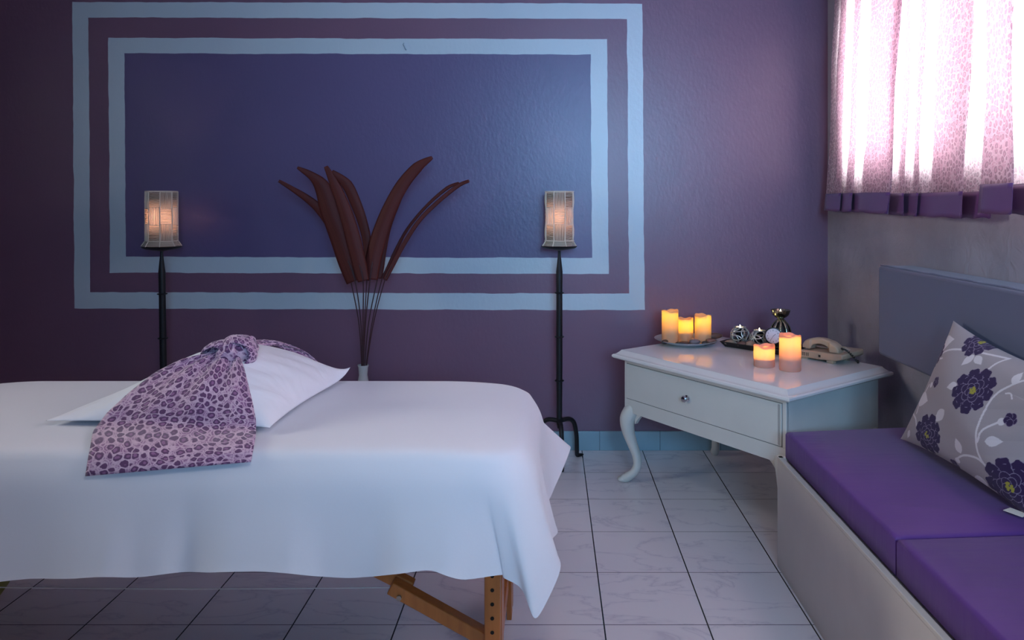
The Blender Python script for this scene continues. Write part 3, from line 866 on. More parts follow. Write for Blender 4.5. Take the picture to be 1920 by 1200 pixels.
for li, (pp, ww, Yd, stp, lab) in enumerate(leaves):
    r = thing('dried_palm_leaf', lab, 'palm leaf', (VX, VY, .40), 'dried palm leaves in the floor vase')
    C = catmull([W(x, y, Yd-.0015*abs(i-len(pp)/2)**2) for i, (x, y) in enumerate(pp)], 6); n = len(C)
    P = []; U = []
    for i, c in enumerate(C):
        f = i/(n-1); w = interp(f, [q/(len(ww)-1) for q in range(len(ww))], ww)*Yd/F
        t = (C[min(i+1, n-1)]-C[max(i-1, 0)]).normalized(); side = t.cross(Vector((0, 1, 0))).normalized()
        row = []; ur = []
        for j in range(9):
            s = j/8-.5
            rib = .35*abs(s)*w+.0012*math.cos(s*40)
            row.append(c+side*s*w+Vector((0, rib-.004, 0))); ur.append((s, f))
        P.append(row); U.append(ur)
    MB().grid(P, U).build('blade', M['palm'], r, solid=.002)
    top = C[-1]+Vector((0, -.002, 0)); mid = W(681+(stp[0]-681)*.45, 610, VY*.5+Yd*.5); end = Vector((VX+(stp[0]-690)*.0002, VY+(Yd-3.32)*.08, .42))
    MB().tube(catmull([C[-8], top, mid, end], 8), .0026, 6).build('stem', M['stem'], r)

# ------------------------------------------------------------------ corner table
L0 = Vector((.268, 3.197)); u_ = Vector((.59, -.807)).normalized(); v_ = Vector((.807, .59)).normalized(); TL, TD = .915, .668; ZT = .58
def TP(a, c): q = L0+u_*a+v_*c; return q
def tbox(mb, a0, a1, c0, c1, z0, z1):
    mb.prism([TP(a0, c0), TP(a1, c0), TP(a1, c1), TP(a0, c1)], z0, z1); return mb
RT = Matrix((Vector((u_.x, u_.y, 0)), Vector((v_.x, v_.y, 0)), Vector((0, 0, 1)))).transposed()
tb = thing('side_table', 'white lacquered corner table with one drawer and curved cabriole legs', 'table', (TP(TL/2, TD/2).x, TP(TL/2, TD/2).y, 0))
b = MB()
# moulded top: stack of rings
prof = [(0, .545), (-.0, .548), (.006, .553), (.004, .560), (-.0, .5625), (-.006, .565), (-.010, .572), (-.014, .578), (-.020, ZT)]
ringv = []
def rectring(d, z): return [(*TP(-d, -d), z), (*TP(TL+d, -d), z), (*TP(TL+d, TD+d), z), (*TP(-d, TD+d), z)]
prof = [(-.030, .535), (-.022, .540), (-.006, .543), (0, .549), (0, .556), (-.005, .5605), (-.009, .561), (-.0155, .5645), (-.020, .5685), (-.026, .574), (-.030, .5795), (-.034, ZT)]
vs = []; fs = []
for d, z in prof: vs += rectring(d, z)
for i in range(len(prof)-1):
    for k in range(4): fs.append((i*4+k, i*4+(k+1) % 4, (i+1)*4+(k+1) % 4, (i+1)*4+k))
fs.append((3, 2, 1, 0)); q = (len(prof)-1)*4; fs.append((q, q+1, q+2, q+3))
b.add(vs, fs); b.build('tabletop', M['white_lacquer'], tb, autosmooth=25)
INS = .040
b = MB()
tbox(b, INS, TL-INS, INS+.004, TD-INS, .368, .536)
tbox(b, INS, TL-INS, INS, TD-INS, .311, .369)
tbox(b, INS, INS+.012, INS, INS+.01, .369, .536); tbox(b, TL-INS-.016, TL-INS, INS-.001, INS+.012, .369, .536)
tbox(b, INS, TL-INS, INS, INS+.01, .524, .536)
b.build('cabinet_body', M['white_wood'], tb, smooth=False, bevel=.0015)
b = MB(); tbox(b, INS+.011, TL-INS-.015, INS+.0015, INS+.006, .3685, .5245); b.build('drawer_gap', M['groove'], tb, smooth=False)
dr = MB(); tbox(dr, INS+.014, TL-INS-.019, INS-.003, INS+.010, .372, .5215)
dr = dr.build('drawer', M['white_wood'], tb, bevel=.002, smooth=False)
e_ = MB(); tbox(e_, TL-INS-.032, TL-INS-.030, INS-.0036, INS, .376, .518); tbox(e_, TL-INS-.0265, TL-INS-.025, INS-.0036, INS, .376, .518)
e_.build('bead_line', M['groove'], dr, smooth=False, origin=tb.location)
kp = TP(.415, INS-.004); kn = MB()
def lathe_dir(mb, prof, p0, d, seg=20):
    d = Vector(d).normalized(); a = d.cross(Vector((0, 0, 1))).normalized() if abs(d.z) < .9 else Vector((1, 0, 0)); c = d.cross(a); st = len(mb.v); n = len(prof)
    for i in range(seg):
        th = 2*PI*i/seg
        for r, h in prof: mb.v.append(tuple(Vector(p0)+d*h+(a*math.cos(th)+c*math.sin(th))*r))
    for i in range(seg):
        k = (i+1) % seg
        for j in range(n-1): mb.f.append((st+i*n+j, st+k*n+j, st+k*n+j+1, st+i*n+j+1))
    if prof[0][0] > 0: mb.f.append(tuple(st+i*n for i in range(seg)))
    if prof[-1][0] > 0: mb.f.append(tuple(st+i*n+n-1 for i in range(seg)))
    return mb
lathe_dir(kn, [(.013, 0), (.013, .003), (.007, .005), (.006, .010), (.012, .015), (.0135, .020), (.010, .025), (0, .027)], (kp.x, kp.y, .447), (-v_.x, -v_.y, 0))
kn.build('drawer_knob', M['chrome'], dr, origin=tb.location)
def cabriole(a, c, da, dc):
    d = (u_*da+v_*dc).normalized(); d3 = Vector((d.x, d.y, 0)); o = TP(a, c); o = Vector((o.x, o.y, 0))
    keys = [(-.020, .345, .032), (.000, .332, .037), (.026, .308, .037), (.043, .275, .034), (.040, .225, .028), (.022, .17, .0225), (.004, .12, .019), (.000, .078, .018), (.014, .045, .0185), (.042, .023, .020), (.062, .012, .018)]
    path = catmull([o+d3*(r-.03)+Vector((0, 0, z)) for r, z, w in keys], 5)
    rad = [interp(i/5, range(len(keys)), [k[2] for k in keys]) for i in range(len(path))]
    m = MB(); m.tube(path, rad, 16)
    m.v = [(x, y, max(z, 0.0)) for x, y, z in m.v]
    m.ell(o+d3*(.036)+Vector((0, 0, .012)), (.021, .021, .012), None, 16, 8)
    # bracket wings to the aprons
    for w in ((u_ if da < 0 else -u_), (v_ if dc < 0 else -v_)):
        w3 = Vector((w.x, w.y, 0)); nn = 8; n3 = Vector((-w.y, w.x, 0))*.009
        base = o-d3*.012
        A = []
        for i in range(nn+1):
            f = i/nn; x = .02+.075*f; zl = .316-.055*(1-f)**2.2
            A.append((base+w3*x, zl))
        vs = []; fs = []
        for (p, zl) in A:
            vs += [tuple(p+n3+Vector((0, 0, zl))), tuple(p-n3+Vector((0, 0, zl))), tuple(p-n3+Vector((0, 0, .33))), tuple(p+n3+Vector((0, 0, .33)))]
        for i in range(nn):
            for q in range(4): fs.append((i*4+q, i*4+(q+1) % 4, i*4+4+(q+1) % 4, i*4+4+q))
        fs += [(0, 1, 2, 3), (nn*4+3, nn*4+2, nn*4+1, nn*4)]
        m.add(vs, fs)
    m.build('cabriole_leg', M['white_wood'], tb, autosmooth=50)
o_ = INS+.018
cabriole(o_, o_, -1, -1); cabriole(TL-o_, o_, 1, -1); cabriole(o_, TD-o_, -1, 1); cabriole(TL-o_, TD-o_, 1, 1)

# ------------------------------------------------------------------ objects on the corner table
pc = Vector((.622, 3.335, ZT))
b = MB(); b.lathe([(.085, 0), (.09, .001), (.118, .012), (.142, .021), (.146, .024), (.140, .0235), (.112, .012), (.088, .006), (0, .006)], pc, 48)
tag(b.build('plate', M['ceramic'], origin=pc), 'round pale grey plate holding three candles and pebbles on the white table', 'plate')
def candle(x, y, z, r, h, mat, label, power, lz, col, ph=0, group='glowing pillar candles on the white table'):
    t = thing('pillar_candle', label, 'candle', (x, y, z), group)
    n = 7; pr = [(0, .0), (r-.002, 0), (r, .003)]+[(r, h*k/n) for k in range(1, n)]+[(r, h-.001), (r-.003, h+.001), (r-.007, h-.003), (r-.012, h-.010), (0, h-.014)]
    def wob(a, j): return (.0035*math.sin(a*2+ph)+.002*math.sin(a*5+ph*2)) if j >= n+2 and j < len(pr)-1 else 0
    MB().lathe(pr, (x, y, z), 40, wob).build('wax', mat, t)
    fl = MB(); fl.lathe([(0, 0), (r-.007, 0), (r-.007, .003), (0, .003)], (x, y, z+h*.40), 24); fl.build('light_stop_disc', M['wax_plain'], t)  # hidden disc added to keep the glow off the lower wax
    point('candle_light', (x, y, z+h*lz), power, col, .006)
    return t
oc = (1, .66, .16)
pz = ZT+.0065
candle(.546, 3.325, pz, .0375, .147, M['wax'], 'tallest cream candle on the plate, left of three', .15, .84, oc, .5)
candle(.624, 3.372, pz, .0375, .104, M['wax'], 'short amber glowing candle on the plate between two taller ones', .20, .72, oc, 2)
candle(.697, 3.325, pz, .0375, .126, M['wax'], 'medium height cream candle on the plate, right of three', .17, .82, oc, 3.6)
candle(.841, 2.86, ZT, .0405, .083, M['wax_pink'], 'short square looking glowing candle near the front of white table', .26, .76, (1, .62, .22), 1)
candle(.920, 2.79, ZT, .0405, .136, M['wax_pink'], 'tall orange pink candle at front of white table, beside the short one', .28, .84, (1, .62, .22), 4)
def pebble(x, y, z, r, mat, label, group, rz=0):
    ph = random.uniform(0, 6)
    r = tuple(q*1.22 for q in r)
    b = MB(); b.ell((x, y, z+r[2]), r, RZ(rz), 20, 12, lambda d: 1+.06*math.sin(3*d.x+ph)+.05*math.cos(4*d.y+ph))
    return tag(b.build('pebble', M[mat], origin=(x, y, z)), label, 'pebble', group)
g1 = 'pebbles on the round plate'; g2 = 'pebbles on the black tray'
pebble(.592, 3.262, pz, (.026, .014, .007), 'stone_dark', 'flat dark pebble at front of the plate below left candle', g1, .1)
pebble(.648, 3.266, pz, (.021, .015, .012), 'stone_grey', 'grey pebble at front of the plate below the amber candle', g1)
pebble(.690, 3.255, pz, (.012, .010, .008), 'stone_dark', 'tiny dark pebble between grey and brown pebbles on plate', g1)
pebble(.722, 3.268, pz+.003, (.022, .014, .011), 'stone_brown', 'brown pebble at front of the plate below the right candle', g1, .2)
pebble(.755, 3.335, pz+.014, (.032, .015, .012), 'stone_brown', 'brown pebble sticking out over the right rim of plate', g1, .3)
pebble(.512, 3.268, pz+.003, (.018, .012, .008), 'stone_dark', 'dark pebble on the left side of the plate by tallest candle', g1, .8)
# black tray
w_ = Vector((.70, -.714)).normalized(); c__ = Vector((.714, .70)).normalized(); A0 = Vector((.757, 3.262))
def TR(a, c): return A0+w_*a+c__*c
tcen = TR(.17, .095)
LT_, WT_ = .34, .190
vs = []; fs = []
ringp = [(.018, 0), (.0, .024), (.003, .026), (.024, .007)]
for d, h in ringp:
    for (a_, c1) in ((d, d), (LT_-d, d), (LT_-d, WT_-d), (d, WT_-d)):
        q = TR(a_, c1); vs.append((q.x, q.y, ZT+h))
for i in range(3):
    for k2 in range(4): fs.append((i*4+k2, i*4+(k2+1) % 4, i*4+4+(k2+1) % 4, i*4+4+k2))
fs += [(3, 2, 1, 0), (12, 13, 14, 15)]
tag(MB().add(vs, fs).build('black_tray', M['black_wood'], bevel=.002, smooth=False, origin=(tcen.x, tcen.y, ZT)), 'long black wooden tray with tea lights, clock and pebbles', 'tray')
tz = ZT+.0072
def holder(x, y, R, label, seed):
    t = thing('tealight_holder', label, 'candle holder', (x, y, tz), 'silver wire ball tealight holders')
    rnd = random.Random(seed); m = MB(); c = Vector((x, y, tz+R*.93))
    for k2 in range(17):
        ax = Vector((rnd.gauss(0, 1), rnd.gauss(0, 1), rnd.gauss(0, .8))).normalized()
        h = R*rnd.uniform(.35, .9); rr = math.sqrt(max(0, R*R-h*h))
        a1 = ax.orthogonal().normalized(); b1 = ax.cross(a1)
        pts = [c+ax*h+(a1*math.cos(2*PI*q/24)+b1*math.sin(2*PI*q/24))*rr for q in range(24)]
        pts = [Vector((p.x, p.y, max(tz+.002, min(p.z, c.z+R*.88)))) for p in pts]
        m.tube(pts, .0026, 6, closed=True)
    m.build('wire_ball', M['silver_wire'], t)
    cu = MB(); cu.lathe([(.0, .0), (R*.35, 0), (R*.42, R*.6), (R*.52, R*1.15), (R*.60, R*1.24), (R*.52, R*1.24), (R*.44, R*.8), (0, R*.78)], (x, y, tz+R*.62), 28); cu.build('cup', M['black_wood'], t)
    wx = MB(); wx.lathe([(R*.47, 0), (R*.47, R*.22), (0, R*.20)], (x, y, tz+R*1.42), 24); wx.build('wax', M['wax'], t)
    zf_ = tz+R*1.64
    fl = MB(); fl.lathe([(0, 0), (.0028, .003), (.0038, .007), (.0025, .014), (0, .021)], (x, y, zf_), 12); fl.build('flame', M['flame'], t)
    rg = MB(); rg.tube([(x+R*.6*math.cos(2*PI*q/28), y+R*.6*math.sin(2*PI*q/28), tz+R*1.86) for q in range(28)], .0022, 6, closed=True); rg.build('rim', M['silver_wire'], t)
    point('tealight', (x, y, zf_+.008), .06, (1, .74, .38), .003)
holder(.852, 3.268, .0425, 'silver wire ball tealight holder, left one on the black tray', 3)
holder(.920, 3.20, .0405, 'silver wire ball tealight holder beside the clock on black tray', 11)
hx, hy = 1.010, 3.190
t = thing('ribbed_candle_holder', 'bronze ribbed globe candle holder with shallow bowl on top, behind the clock', 'candle holder', (hx, hy, tz))
m = MB()
for k2 in range(9):
    a = 2*PI*k2/9+.2; d = Vector((math.cos(a), math.sin(a), 0)); o = Vector((hx, hy, tz))
    m.tube(catmull([o+d*.016+Vector((0, 0, .003)), o+d*.037+Vector((0, 0, .020)), o+d*.046+Vector((0, 0, .056)), o+d*.038+Vector((0, 0, .095)), o+d*.018+Vector((0, 0, .122)), o+d*.006+Vector((0, 0, .13))], 5), .0058, 8, flat=.5)
m.lathe([(.026, 0), (.028, .003), (.024, .007), (0, .007)], (hx, hy, tz), 24)
m.build('rib_cage', M['pewter'], t)
m = MB(); m.lathe([(0, .012), (.030, .018), (.039, .05), (.033, .085), (.014, .112), (0, .114)], (hx, hy, tz), 28); m.build('inner_globe', M['black_wood'], t)
m = MB(); m.lathe([(.008, .120), (.010, .130), (.024, .136), (.035, .147), (.041, .163), (.0425, .168), (.040, .1675), (.032, .153), (.018, .145), (0, .144)], (hx, hy, tz), 32); m.build('bowl', M['pewter'], t)
m = MB(); m.lathe([(0, 0), (.0022, .003), (.0028, .007), (0, .014)], (hx, hy, tz+.156), 10); m.build('flame', M['flame'], t)
point('tealight', (hx, hy, tz+.170), .03, (1, .74, .38), .003)
# alarm clock
ck = W(1450, 630, 3.12); cz = ck.z
t = thing('alarm_clock', 'small round black alarm clock with white dial on the tray', 'clock', (ck.x, ck.y, tz))
dv = Vector((-.30, -.95, .10)).normalized(); R_c = .034
m = MB(); lathe_dir(m, [(R_c-.004, -.028), (R_c+.001, -.024), (R_c+.003, -.004), (R_c+.003, .003), (R_c-.001, .004), (R_c-.002, .0), (0, .0)], ck, dv, 36)
sd = dv.cross(Vector((0, 0, 1))).normalized(); upv = sd.cross(dv)
m.build('case', M['black_wood'], t)
for s in (-1, 1): MB().tube([ck-dv*.012+sd*s*.018-upv*.030, Vector((ck.x, ck.y, 0))-dv*.012+sd*s*.026+Vector((0, 0, tz+.0015))], [.0045, .0025], 8).build('foot', M['black_wood'], t)
m = MB(); lathe_dir(m, [(R_c-.002, .0), (R_c-.0025, .0008), (0, .0008)], ck, dv, 36); dial = m.build('dial', M['paper'], t)
m = MB(); FR = Matrix((sd, upv, dv)).transposed()
def dpt(x, y, h=.0014): return ck+sd*x+upv*y+dv*h
num = []
for k2 in range(60):
    a = 2*PI*k2/60; L = .0022 if k2 % 5 else .0035
    m.box(dpt((R_c-.0045)*math.sin(a), (R_c-.0045)*math.cos(a)), (.0004, L, .0003), FR @ Matrix.Rotation(-a, 3, 'Z'))
# numerals
for hnum in range(1, 13):
    cu = bpy.data.curves.new('n', 'FONT'); cu.body = str(hnum); cu.size = .0085; cu.align_x = 'CENTER'; cu.align_y = 'CENTER'; cu.extrude = .0001
    ob = bpy.data.objects.new('n', cu); COL.objects.link(ob)
    bpy.context.view_layer.update()
    me = bpy.data.meshes.new_from_object(ob.evaluated_get(bpy.context.evaluated_depsgraph_get()))
    a = 2*PI*hnum/12; cc = ((R_c-.0105)*math.sin(a), (R_c-.0105)*math.cos(a))
    # camera sees the dial from the side dv points to: right hand is -sd there if mirrored
    m.add([dpt(cc[0]+v.co.x, cc[1]+v.co.y, .0014+v.co.z) for v in me.vertices], [tuple(p.vertices) for p in me.polygons])
    bpy.data.objects.remove(ob); bpy.data.meshes.remove(me)
m.build('numerals', M['ink'], dial, smooth=False, origin=t.location)
m = MB()
for ang, L, w in ((math.radians(-48), .014, .0014), (math.radians(148), .022, .0011)):
    mid = (math.sin(ang)*L*.42, math.cos(ang)*L*.42)
    m.box(dpt(mid[0], mid[1], .002), (w, L, .0004), FR @ Matrix.Rotation(-ang, 3, 'Z'))
m.build('clock_hands', M['ink'], dial, smooth=False, origin=t.location)
pbs = [((.806, 3.258), (.026, .016, .010), 'stone_tan', 'tan flat pebble at the left end of the black tray'),
       ((.845, 3.212), (.021, .015, .010), 'stone_brown', 'brown pebble in front of the left wire ball holder'),
       ((.876, 3.180), (.021, .015, .014), 'stone_tan', 'rounded tan pebble between the two wire balls, front of tray'),
       ((.917, 3.142), (.020, .014, .009), 'stone_brown', 'brown pebble in front of the second wire ball holder')]
for (xy, r, mt_, lab) in pbs: pebble(xy[0], xy[1], tz, r, mt_, lab, g2, .3)
# telephone
p0 = Vector((1.026, 3.022)); PL, PW = .205, .155
def PP(a, c, z): q = p0+u_*a+v_*c; return Vector((q.x, q.y, ZT+z))
tel = thing('telephone', 'beige corded desk telephone on the right of the white table', 'telephone', PP(PL/2, PW/2, 0))
m = MB()
vs = []
secs = [(0, .010, .030), (.02, .006, .036), (.10, .008, .040), (.17, .014, .042), (.195, .020, .044), (PL, .026, .042)]
for a_, zb_, zt_ in secs: vs += [PP(a_, 0, zb_), PP(a_, PW, zb_+.004), PP(a_, PW, zt_+.008), PP(a_, 0, zt_)]
fs = []
for i in range(len(secs)-1):
    for k2 in range(4): fs.append((i*4+k2, i*4+(k2+1) % 4, i*4+4+(k2+1) % 4, i*4+4+k2))
fs += [(0, 1, 2, 3), (len(secs)*4-1, len(secs)*4-2, len(secs)*4-3, len(secs)*4-4)]
m.add(vs, fs); m.build('base', M['phone'], tel, bevel=.005)
for (a_, c_0) in ((.03, .02), (.03, .115), (.145, .02), (.145, .115)):
    MB().box(PP(a_, c_0, .0065), (.03, .025, .013), RT).build('foot', M['phone'], tel, bevel=.002)
m = MB(); m.box(PP(.10, .105, .0455), (.150, .085, .005), Matrix.Rotation(0, 3, 'X') @ RT); m.build('keypad_panel', M['key'], tel, bevel=.002)
for i in range(4):
    for j in range(3): MB().box(PP(.055+i*.026, .085+j*.022, .050), (.014, .012, .005), RT).build('key', M['phone'], tel, bevel=.002)
for i in range(6): MB().box(PP(.012+i*.008, -.0006, .022), (.0022, .002, .014), RT).build('vent_slot', M['phone_dark'], tel, smooth=False)
MB().box(PP(.105, -.0008, .024), (.008, .003, .009), RT).build('volume_switch', M['phone_dark'], tel, smooth=False)
# handset
m = MB(); N_ = 26; vs = []; fs = []
for i in range(N_+1):
    f = i/N_; a_ = .015+.165*f
    arch = .052+.040*math.sin(PI*min(1, max(0, f)))**.6
    if f < .24 or f > .76: under = .044
    else: under = .050+.020*math.sin(PI*(f-.24)/.52)**.5
    hw = .025 if (f < .26 or f > .74) else .018
    hw *= (1-.25*(abs(2*f-1))**8)
    topz = .060+.034*math.sin(PI*f)**.55
    for (c1, z1) in ((.033-hw, under), (.033+hw, under), (.033+hw, topz-.006), (.033+hw*.6, topz), (.033-hw*.6, topz), (.033-hw, topz-.006)): vs.append(PP(a_, c1, z1))
for i in range(N_):
    for k2 in range(6): fs.append((i*6+k2, i*6+(k2+1) % 6, i*6+6+(k2+1) % 6, i*6+6+k2))
fs += [tuple(range(6)), tuple(N_*6+5-q for q in range(6))]
m.add(vs, fs); m.build('handset', M['phone'], tel, bevel=.003)
m = MB(); m.tube([PP(.062, .045, .056), PP(.135, .045, .056)], .009, 10); m.build('cradle', M['chrome'], tel)
m = MB(); co = []
base_path = catmull([PP(.182, .033, .062), PP(.196, .040, .058), PP(.212, .055, .040), PP(.222, .075, .014), PP(.215, .095, .006), PP(.20, .12, .006)], 14)
for i, q in enumerate(base_path):
    a = i*1.5; co.append(q+Vector((math.cos(a)*.004, math.sin(a)*.004, math.sin(a)*.003)))
m.tube(co, .0017, 6); m.build('cord', M['phone_dark'], tel)

# ------------------------------------------------------------------ built-in bench, cushions, backrest, floral cushion
b = MB(); b.box(((.760+XR)/2, (2.438+.2)/2, .180), (XR-.760-.002, 2.438-.2, .36)); 
b.box((.769, (2.438+.2)/2, .3655), (.018, 2.238, .011)); b.box(((.760+XR)/2, 2.429, .3655), (XR-.762, .018, .011))
br = thing('bench', 'cream boxed bench with grey blue padded backrest along the right wall', 'bench', (1.06, 1.3, 0))
b.build('bench_box', M['cream_board'], br, bevel=.002, smooth=False)
def seat(y0a, y0b, y1a, y1b, label):     # far edge (y at front / y at wall), near edge
    x0, x1 = .784, 1.372; z0, z1 = .3605, .458; nx, ny, = 26, 40
    P = []
    def pt(i, j, top):
        u, v = i/nx, j/ny; x = x0+(x1-x0)*u
        ya = y0a+(y0b-y0a)*u; yb = y1a+(y1b-y1a)*u; y = ya+(yb-ya)*v
        return Vector((x, y, 0))
    m = MB(); r = .010
    rings = [(r, z0), (0, z0+r), (-.002, (z0+z1)/2), (0, z1-r), (r*.3, z1-r*.3), (r, z1)]
    quad = [Vector((x0, y0a)), Vector((x1, y0b)), Vector((x1, y1b)), Vector((x0, y1a))]
    c = sum((q for q in quad), Vector((0, 0)))/4
    per = []
    for k2 in range(4):
        p, q = quad[k2], quad[(k2+1) % 4]
        for i in range(24): per.append((p.lerp(q, i/24)))
    n = len(per); vs = []; fs = []
    for ri, (d, z) in enumerate(rings):
        for i, p in enumerate(per):
            x = min(max(p.x, x0+d), x1-d)
            f = (x-x0)/(x1-x0); lo = y1a+(y1b-y1a)*f; hi = y0a+(y0b-y0a)*f
            y = min(max(p.y, lo+d), hi-d)
            wig = .0022*math.sin(i*1.7+ri)*(ri in (1, 2, 3)) if abs(d) < .02 else 0
            zz = z
            vs.append((x, y+wig*.5, zz))
    for ri in range(len(rings)-1):
        for i in range(n): fs.append((ri*n+i, (ri*n+(i+1) % n), (ri+1)*n+(i+1) % n, (ri+1)*n+i))
    fs.append(tuple(range(n-1, -1, -1))); fs.append(tuple(range((len(rings)-1)*n, len(rings)*n)))
    m.add(vs, fs)
    return tag(m.build('seat_cushion', M['violet'], origin=(c.x, c.y, z0), autosmooth=60), label, 'cushion', 'violet seat cushions on the bench')
seat(2.424, 2.498, 1.652, 1.694, 'violet seat cushion at far end of bench, beside white table')
seat(1.644, 1.686, .24, .28, 'violet seat cushion at the near end of bench, bottom right')
XB = 1.235
b = MB(); b.box(((XB+XR)/2-.001, (2.742+.2)/2, (.652+.987)/2), (XR-XB-.004, 2.742-.2, .335))
bk = b.build('backrest', M['backrest'], br, bevel=.012)
b = MB()
for i in range(30):
    y = 2.735-i*.085
b.tube([(XB+.012, 2.742-i*.0635, .988+.0016*math.sin(i*2.3)) for i in range(41)], .0035, 6); b.build('piping', M['backrest'], bk, origin=br.location)
# floral cushion
fc = [Vector((1.125, 2.335, .462)), Vector((1.150, 1.735, .462)), Vector((1.205, 2.172, .868)), Vector((1.215, 1.60, .81))]  # BL BR TL TR
def fbil(u, v): return fc[0]*(1-u)*(1-v)+fc[1]*u*(1-v)+fc[2]*(1-u)*v+fc[3]*u*v
def proj(p): return np.array((CX+p.x*F/p.y, CY-(p.z-CH)*F/p.y))
nrm = (fc[1]-fc[0]).cross(fc[2]-fc[0]).normalized()
if nrm.x > 0: nrm = -nrm
def f_pt(u, v, side):
    a, c = 2*u-1, 2*v-1; k2 = .05
    uu = u-a*k2*(1-c*c)*abs(a)**3; vv = v-c*k2*(1-a*a)*abs(c)**3
    p = fbil(uu, vv)
    h = .060*((max(0, 1-abs(a)**2.6))**.6)*((max(0, 1-abs(c)**2.6))**.6)
    e = max(abs(a), abs(c))
    h += .004*math.sin(7*u+9*v)*(1-e)*2+.0045*max(0, math.sin(26*(v-.6*u)+1.0))*max(0, u-.35)*(1-e**4)*(c < .5)
    if side > 0: return p+nrm*h
    return p-nrm*h*.35
NU, NV = 340, 300
us = [.5-.5*math.cos(PI*i/NU)*.98 if 0 else i/NU for i in range(NU+1)]
b = MB()
Pf = [[f_pt(i/NU, j/NV, 1) for j in range(NV+1)] for i in range(NU+1)]
Pk = [[f_pt(i/40, j/40, -1) for j in range(41)] for i in range(41)]
b.grid(Pf); nf = len(b.v); b.grid(Pk)
fl = thing('floral_cushion', 'grey scatter cushion printed with purple peonies and white vines, leaning on backrest', 'cushion', (1.15, 2.0, .46))
cush = b.build('cushion_cover', M['floral'], fl, autosmooth=180)
# print laid out on the cloth in the cushion's own (u, v)
pu = np.repeat(np.arange(NU+1)/NU, NV+1); pv = np.tile(np.arange(NV+1)/NV, NU+1)
Wm, Hm = (fc[1]-fc[0]).length, (fc[2]-fc[0]).length*.95
gridpx = np.array([proj(Pf[i][j]) for i in range(0, NU+1, 4) for j in range(0, NV+1, 4)])
griduv = np.array([(i/NU, j/NV) for i in range(0, NU+1, 4) for j in range(0, NV+1, 4)])
def uvof(x, y):
    k2 = np.argmin(((gridpx-np.array((x, y)))**2).sum(1)); return griduv[k2]
X = pu*Wm; Yv = pv*Hm
colr = np.tile(np.array(lin('#a39a9f')[:3]), (len(pu), 1))
white = np.array(lin('#d6d0d6')[:3]); dark = np.array(lin('#331f49')[:3]); line_c = np.array(lin('#8a7c96')[:3]); yel = np.array(lin('#a39c3c')[:3])
def disc(cx, cy, r, c, ex=1, ang=0):
    dx, dy = X-cx, Yv-cy; a = dx*math.cos(ang)+dy*math.sin(ang); d = -dx*math.sin(ang)+dy*math.cos(ang)
    colr[(a/ex)**2+d**2 < r*r] = c
def vine(pts, w=.0034):
    P = catmull([Vector((*(uvof(*p)*np.array((Wm, Hm))), 0)) for p in pts], 10)
    for i in range(len(P)-1):
        a, q = P[i], P[i+1]; d = q-a; L2 = d.length_squared+1e-12
        t = np.clip(((X-a.x)*d.x+(Yv-a.y)*d.y)/L2, 0, 1)
        dd = (X-a.x-d.x*t)**2+(Yv-a.y-d.y*t)**2; colr[dd < w*w] = white
def leaf(x, y, x2, y2, w=.3):
    a = uvof(x, y)*np.array((Wm, Hm)); q = uvof(x2, y2)*np.array((Wm, Hm)); d = q-a; L = np.linalg.norm(d)+1e-9; d = d/L
    s = ((X-a[0])*d[0]+(Yv-a[1])*d[1])/L; n = (-(X-a[0])*d[1]+(Yv-a[1])*d[0])/L
    m = (s > 0) & (s < 1); prof = np.where(m, w*np.sin(np.pi*np.clip(s, 0, 1)**.8), 0)
    colr[m & (np.abs(n) < prof)] = white
def peony(x, y, R, seed=0):
    R = R*1.27; cx, cy = uvof(x, y)*np.array((Wm, Hm)); rnd = random.Random(seed)
    rings = ((.74, 9, .30), (.52, 8, .26), (.33, 6, .22), (.17, 5, .17))
    for (rr, nn, pr) in rings:
        off = rnd.uniform(0, 6)
        for k2 in range(nn):
            a = off+2*PI*k2/nn; q = rr*R*rnd.uniform(.93, 1.1)
            px_, py_ = cx+q*math.cos(a), cy+q*math.sin(a)
            disc(px_, py_, pr*R*1.0+.0016, line_c, 1.15, a); disc(px_, py_, pr*R, dark, 1.15, a)
            if pr > .25:
                for s in (-.5, .5): disc(px_+pr*R*.9*math.cos(a+s), py_+pr*R*.9*math.sin(a+s), pr*R*.42, dark)
    for k2 in range(14):
        a = rnd.uniform(0, 6.3); q = R*.17*math.sqrt(rnd.random()); disc(cx+q*math.cos(a), cy+q*math.sin(a), R*.055, yel)
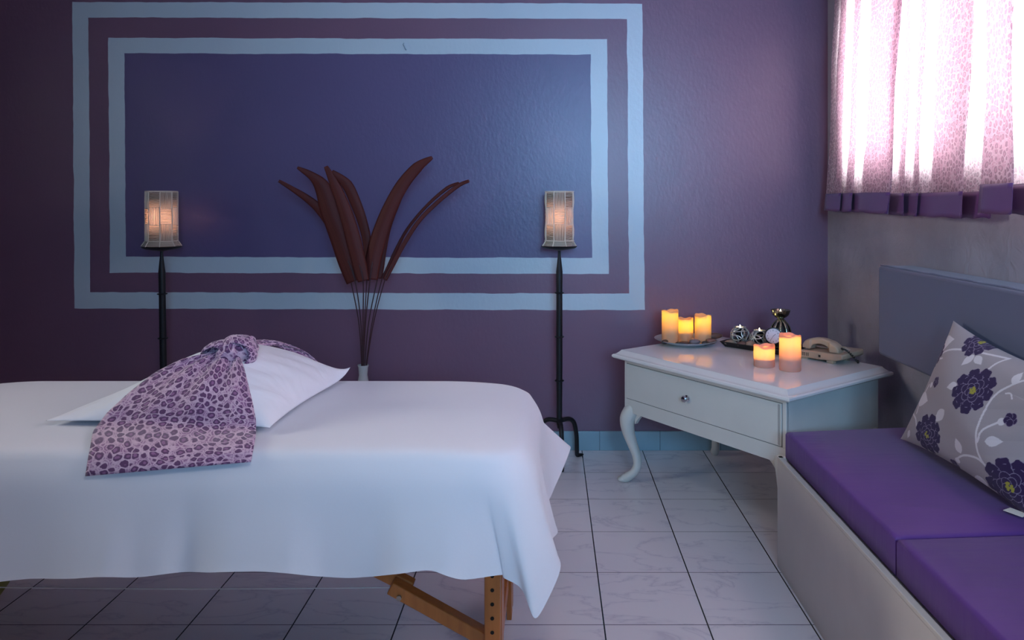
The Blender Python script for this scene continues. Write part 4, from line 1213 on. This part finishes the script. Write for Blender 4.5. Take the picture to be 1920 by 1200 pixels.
def bud(x, y, R, bx, by):
    cx, cy = uvof(x, y)*np.array((Wm, Hm)); q = uvof(bx, by)*np.array((Wm, Hm)); disc(q[0], q[1], R*.55, white)
    for k2 in range(5):
        a = 2*PI*k2/5; disc(cx+R*.5*math.cos(a), cy+R*.5*math.sin(a), R*.5+.0012, line_c); disc(cx+R*.5*math.cos(a), cy+R*.5*math.sin(a), R*.5, dark)
vine([(1741, 694), (1752, 675), (1772, 660), (1800, 656), (1840, 661), (1893, 672)]); vine([(1853, 694), (1866, 681), (1893, 671)])
vine([(1925, 712), (1895, 722), (1868, 740), (1842, 775), (1829, 812), (1834, 850), (1856, 882)])
vine([(1832, 828), (1842, 808), (1870, 793)]); vine([(1793, 862), (1808, 853), (1832, 858), (1853, 878)])
vine([(1718, 800), (1716, 785), (1709, 772)]); vine([(1719, 775), (1727, 750), (1742, 722)]); vine([(1760, 676), (1766, 672), (1764, 680)], .0025)
vine([(1885, 736), (1896, 738), (1898, 746)], .0025); vine([(1820, 660), (1836, 650)], .0025)
for l_ in ((1772, 655, 1790, 636), (1828, 666, 1803, 684), (1830, 668, 1840, 684), (1792, 722, 1778, 728), (1898, 718, 1920, 698), (1771, 770, 1753, 790), (1722, 745, 1740, 752), (1845, 826, 1880, 828), (1803, 850, 1792, 822), (1852, 908, 1826, 903), (1706, 806, 1702, 820), (1795, 720, 1776, 727)): leaf(*l_)
peony(1822, 732, .052, 1); peony(1737, 815, .050, 2); peony(1895, 914, .062, 3); peony(1841, 640, .040, 4); peony(1748, 658, .03, 5)
bud(1755, 716, .018, 1746, 722); bud(1896, 788, .021, 1878, 793); bud(1790, 870, .020, 1795, 862)
full = np.ones((len(cush.data.vertices), 4)); full[:, :3] = np.array(lin('#a39a9f')[:3]); full[:nf, :3] = colr
at = cush.data.color_attributes.new('print', 'FLOAT_COLOR', 'POINT'); at.data.foreach_set('color', full.ravel())
m = MB(); q = Vector((1.132, 1.765, .4655)); m.box(q, (.03, .045, .001), RZ(.5)); m.build('care_label', M['label'], fl, smooth=False)
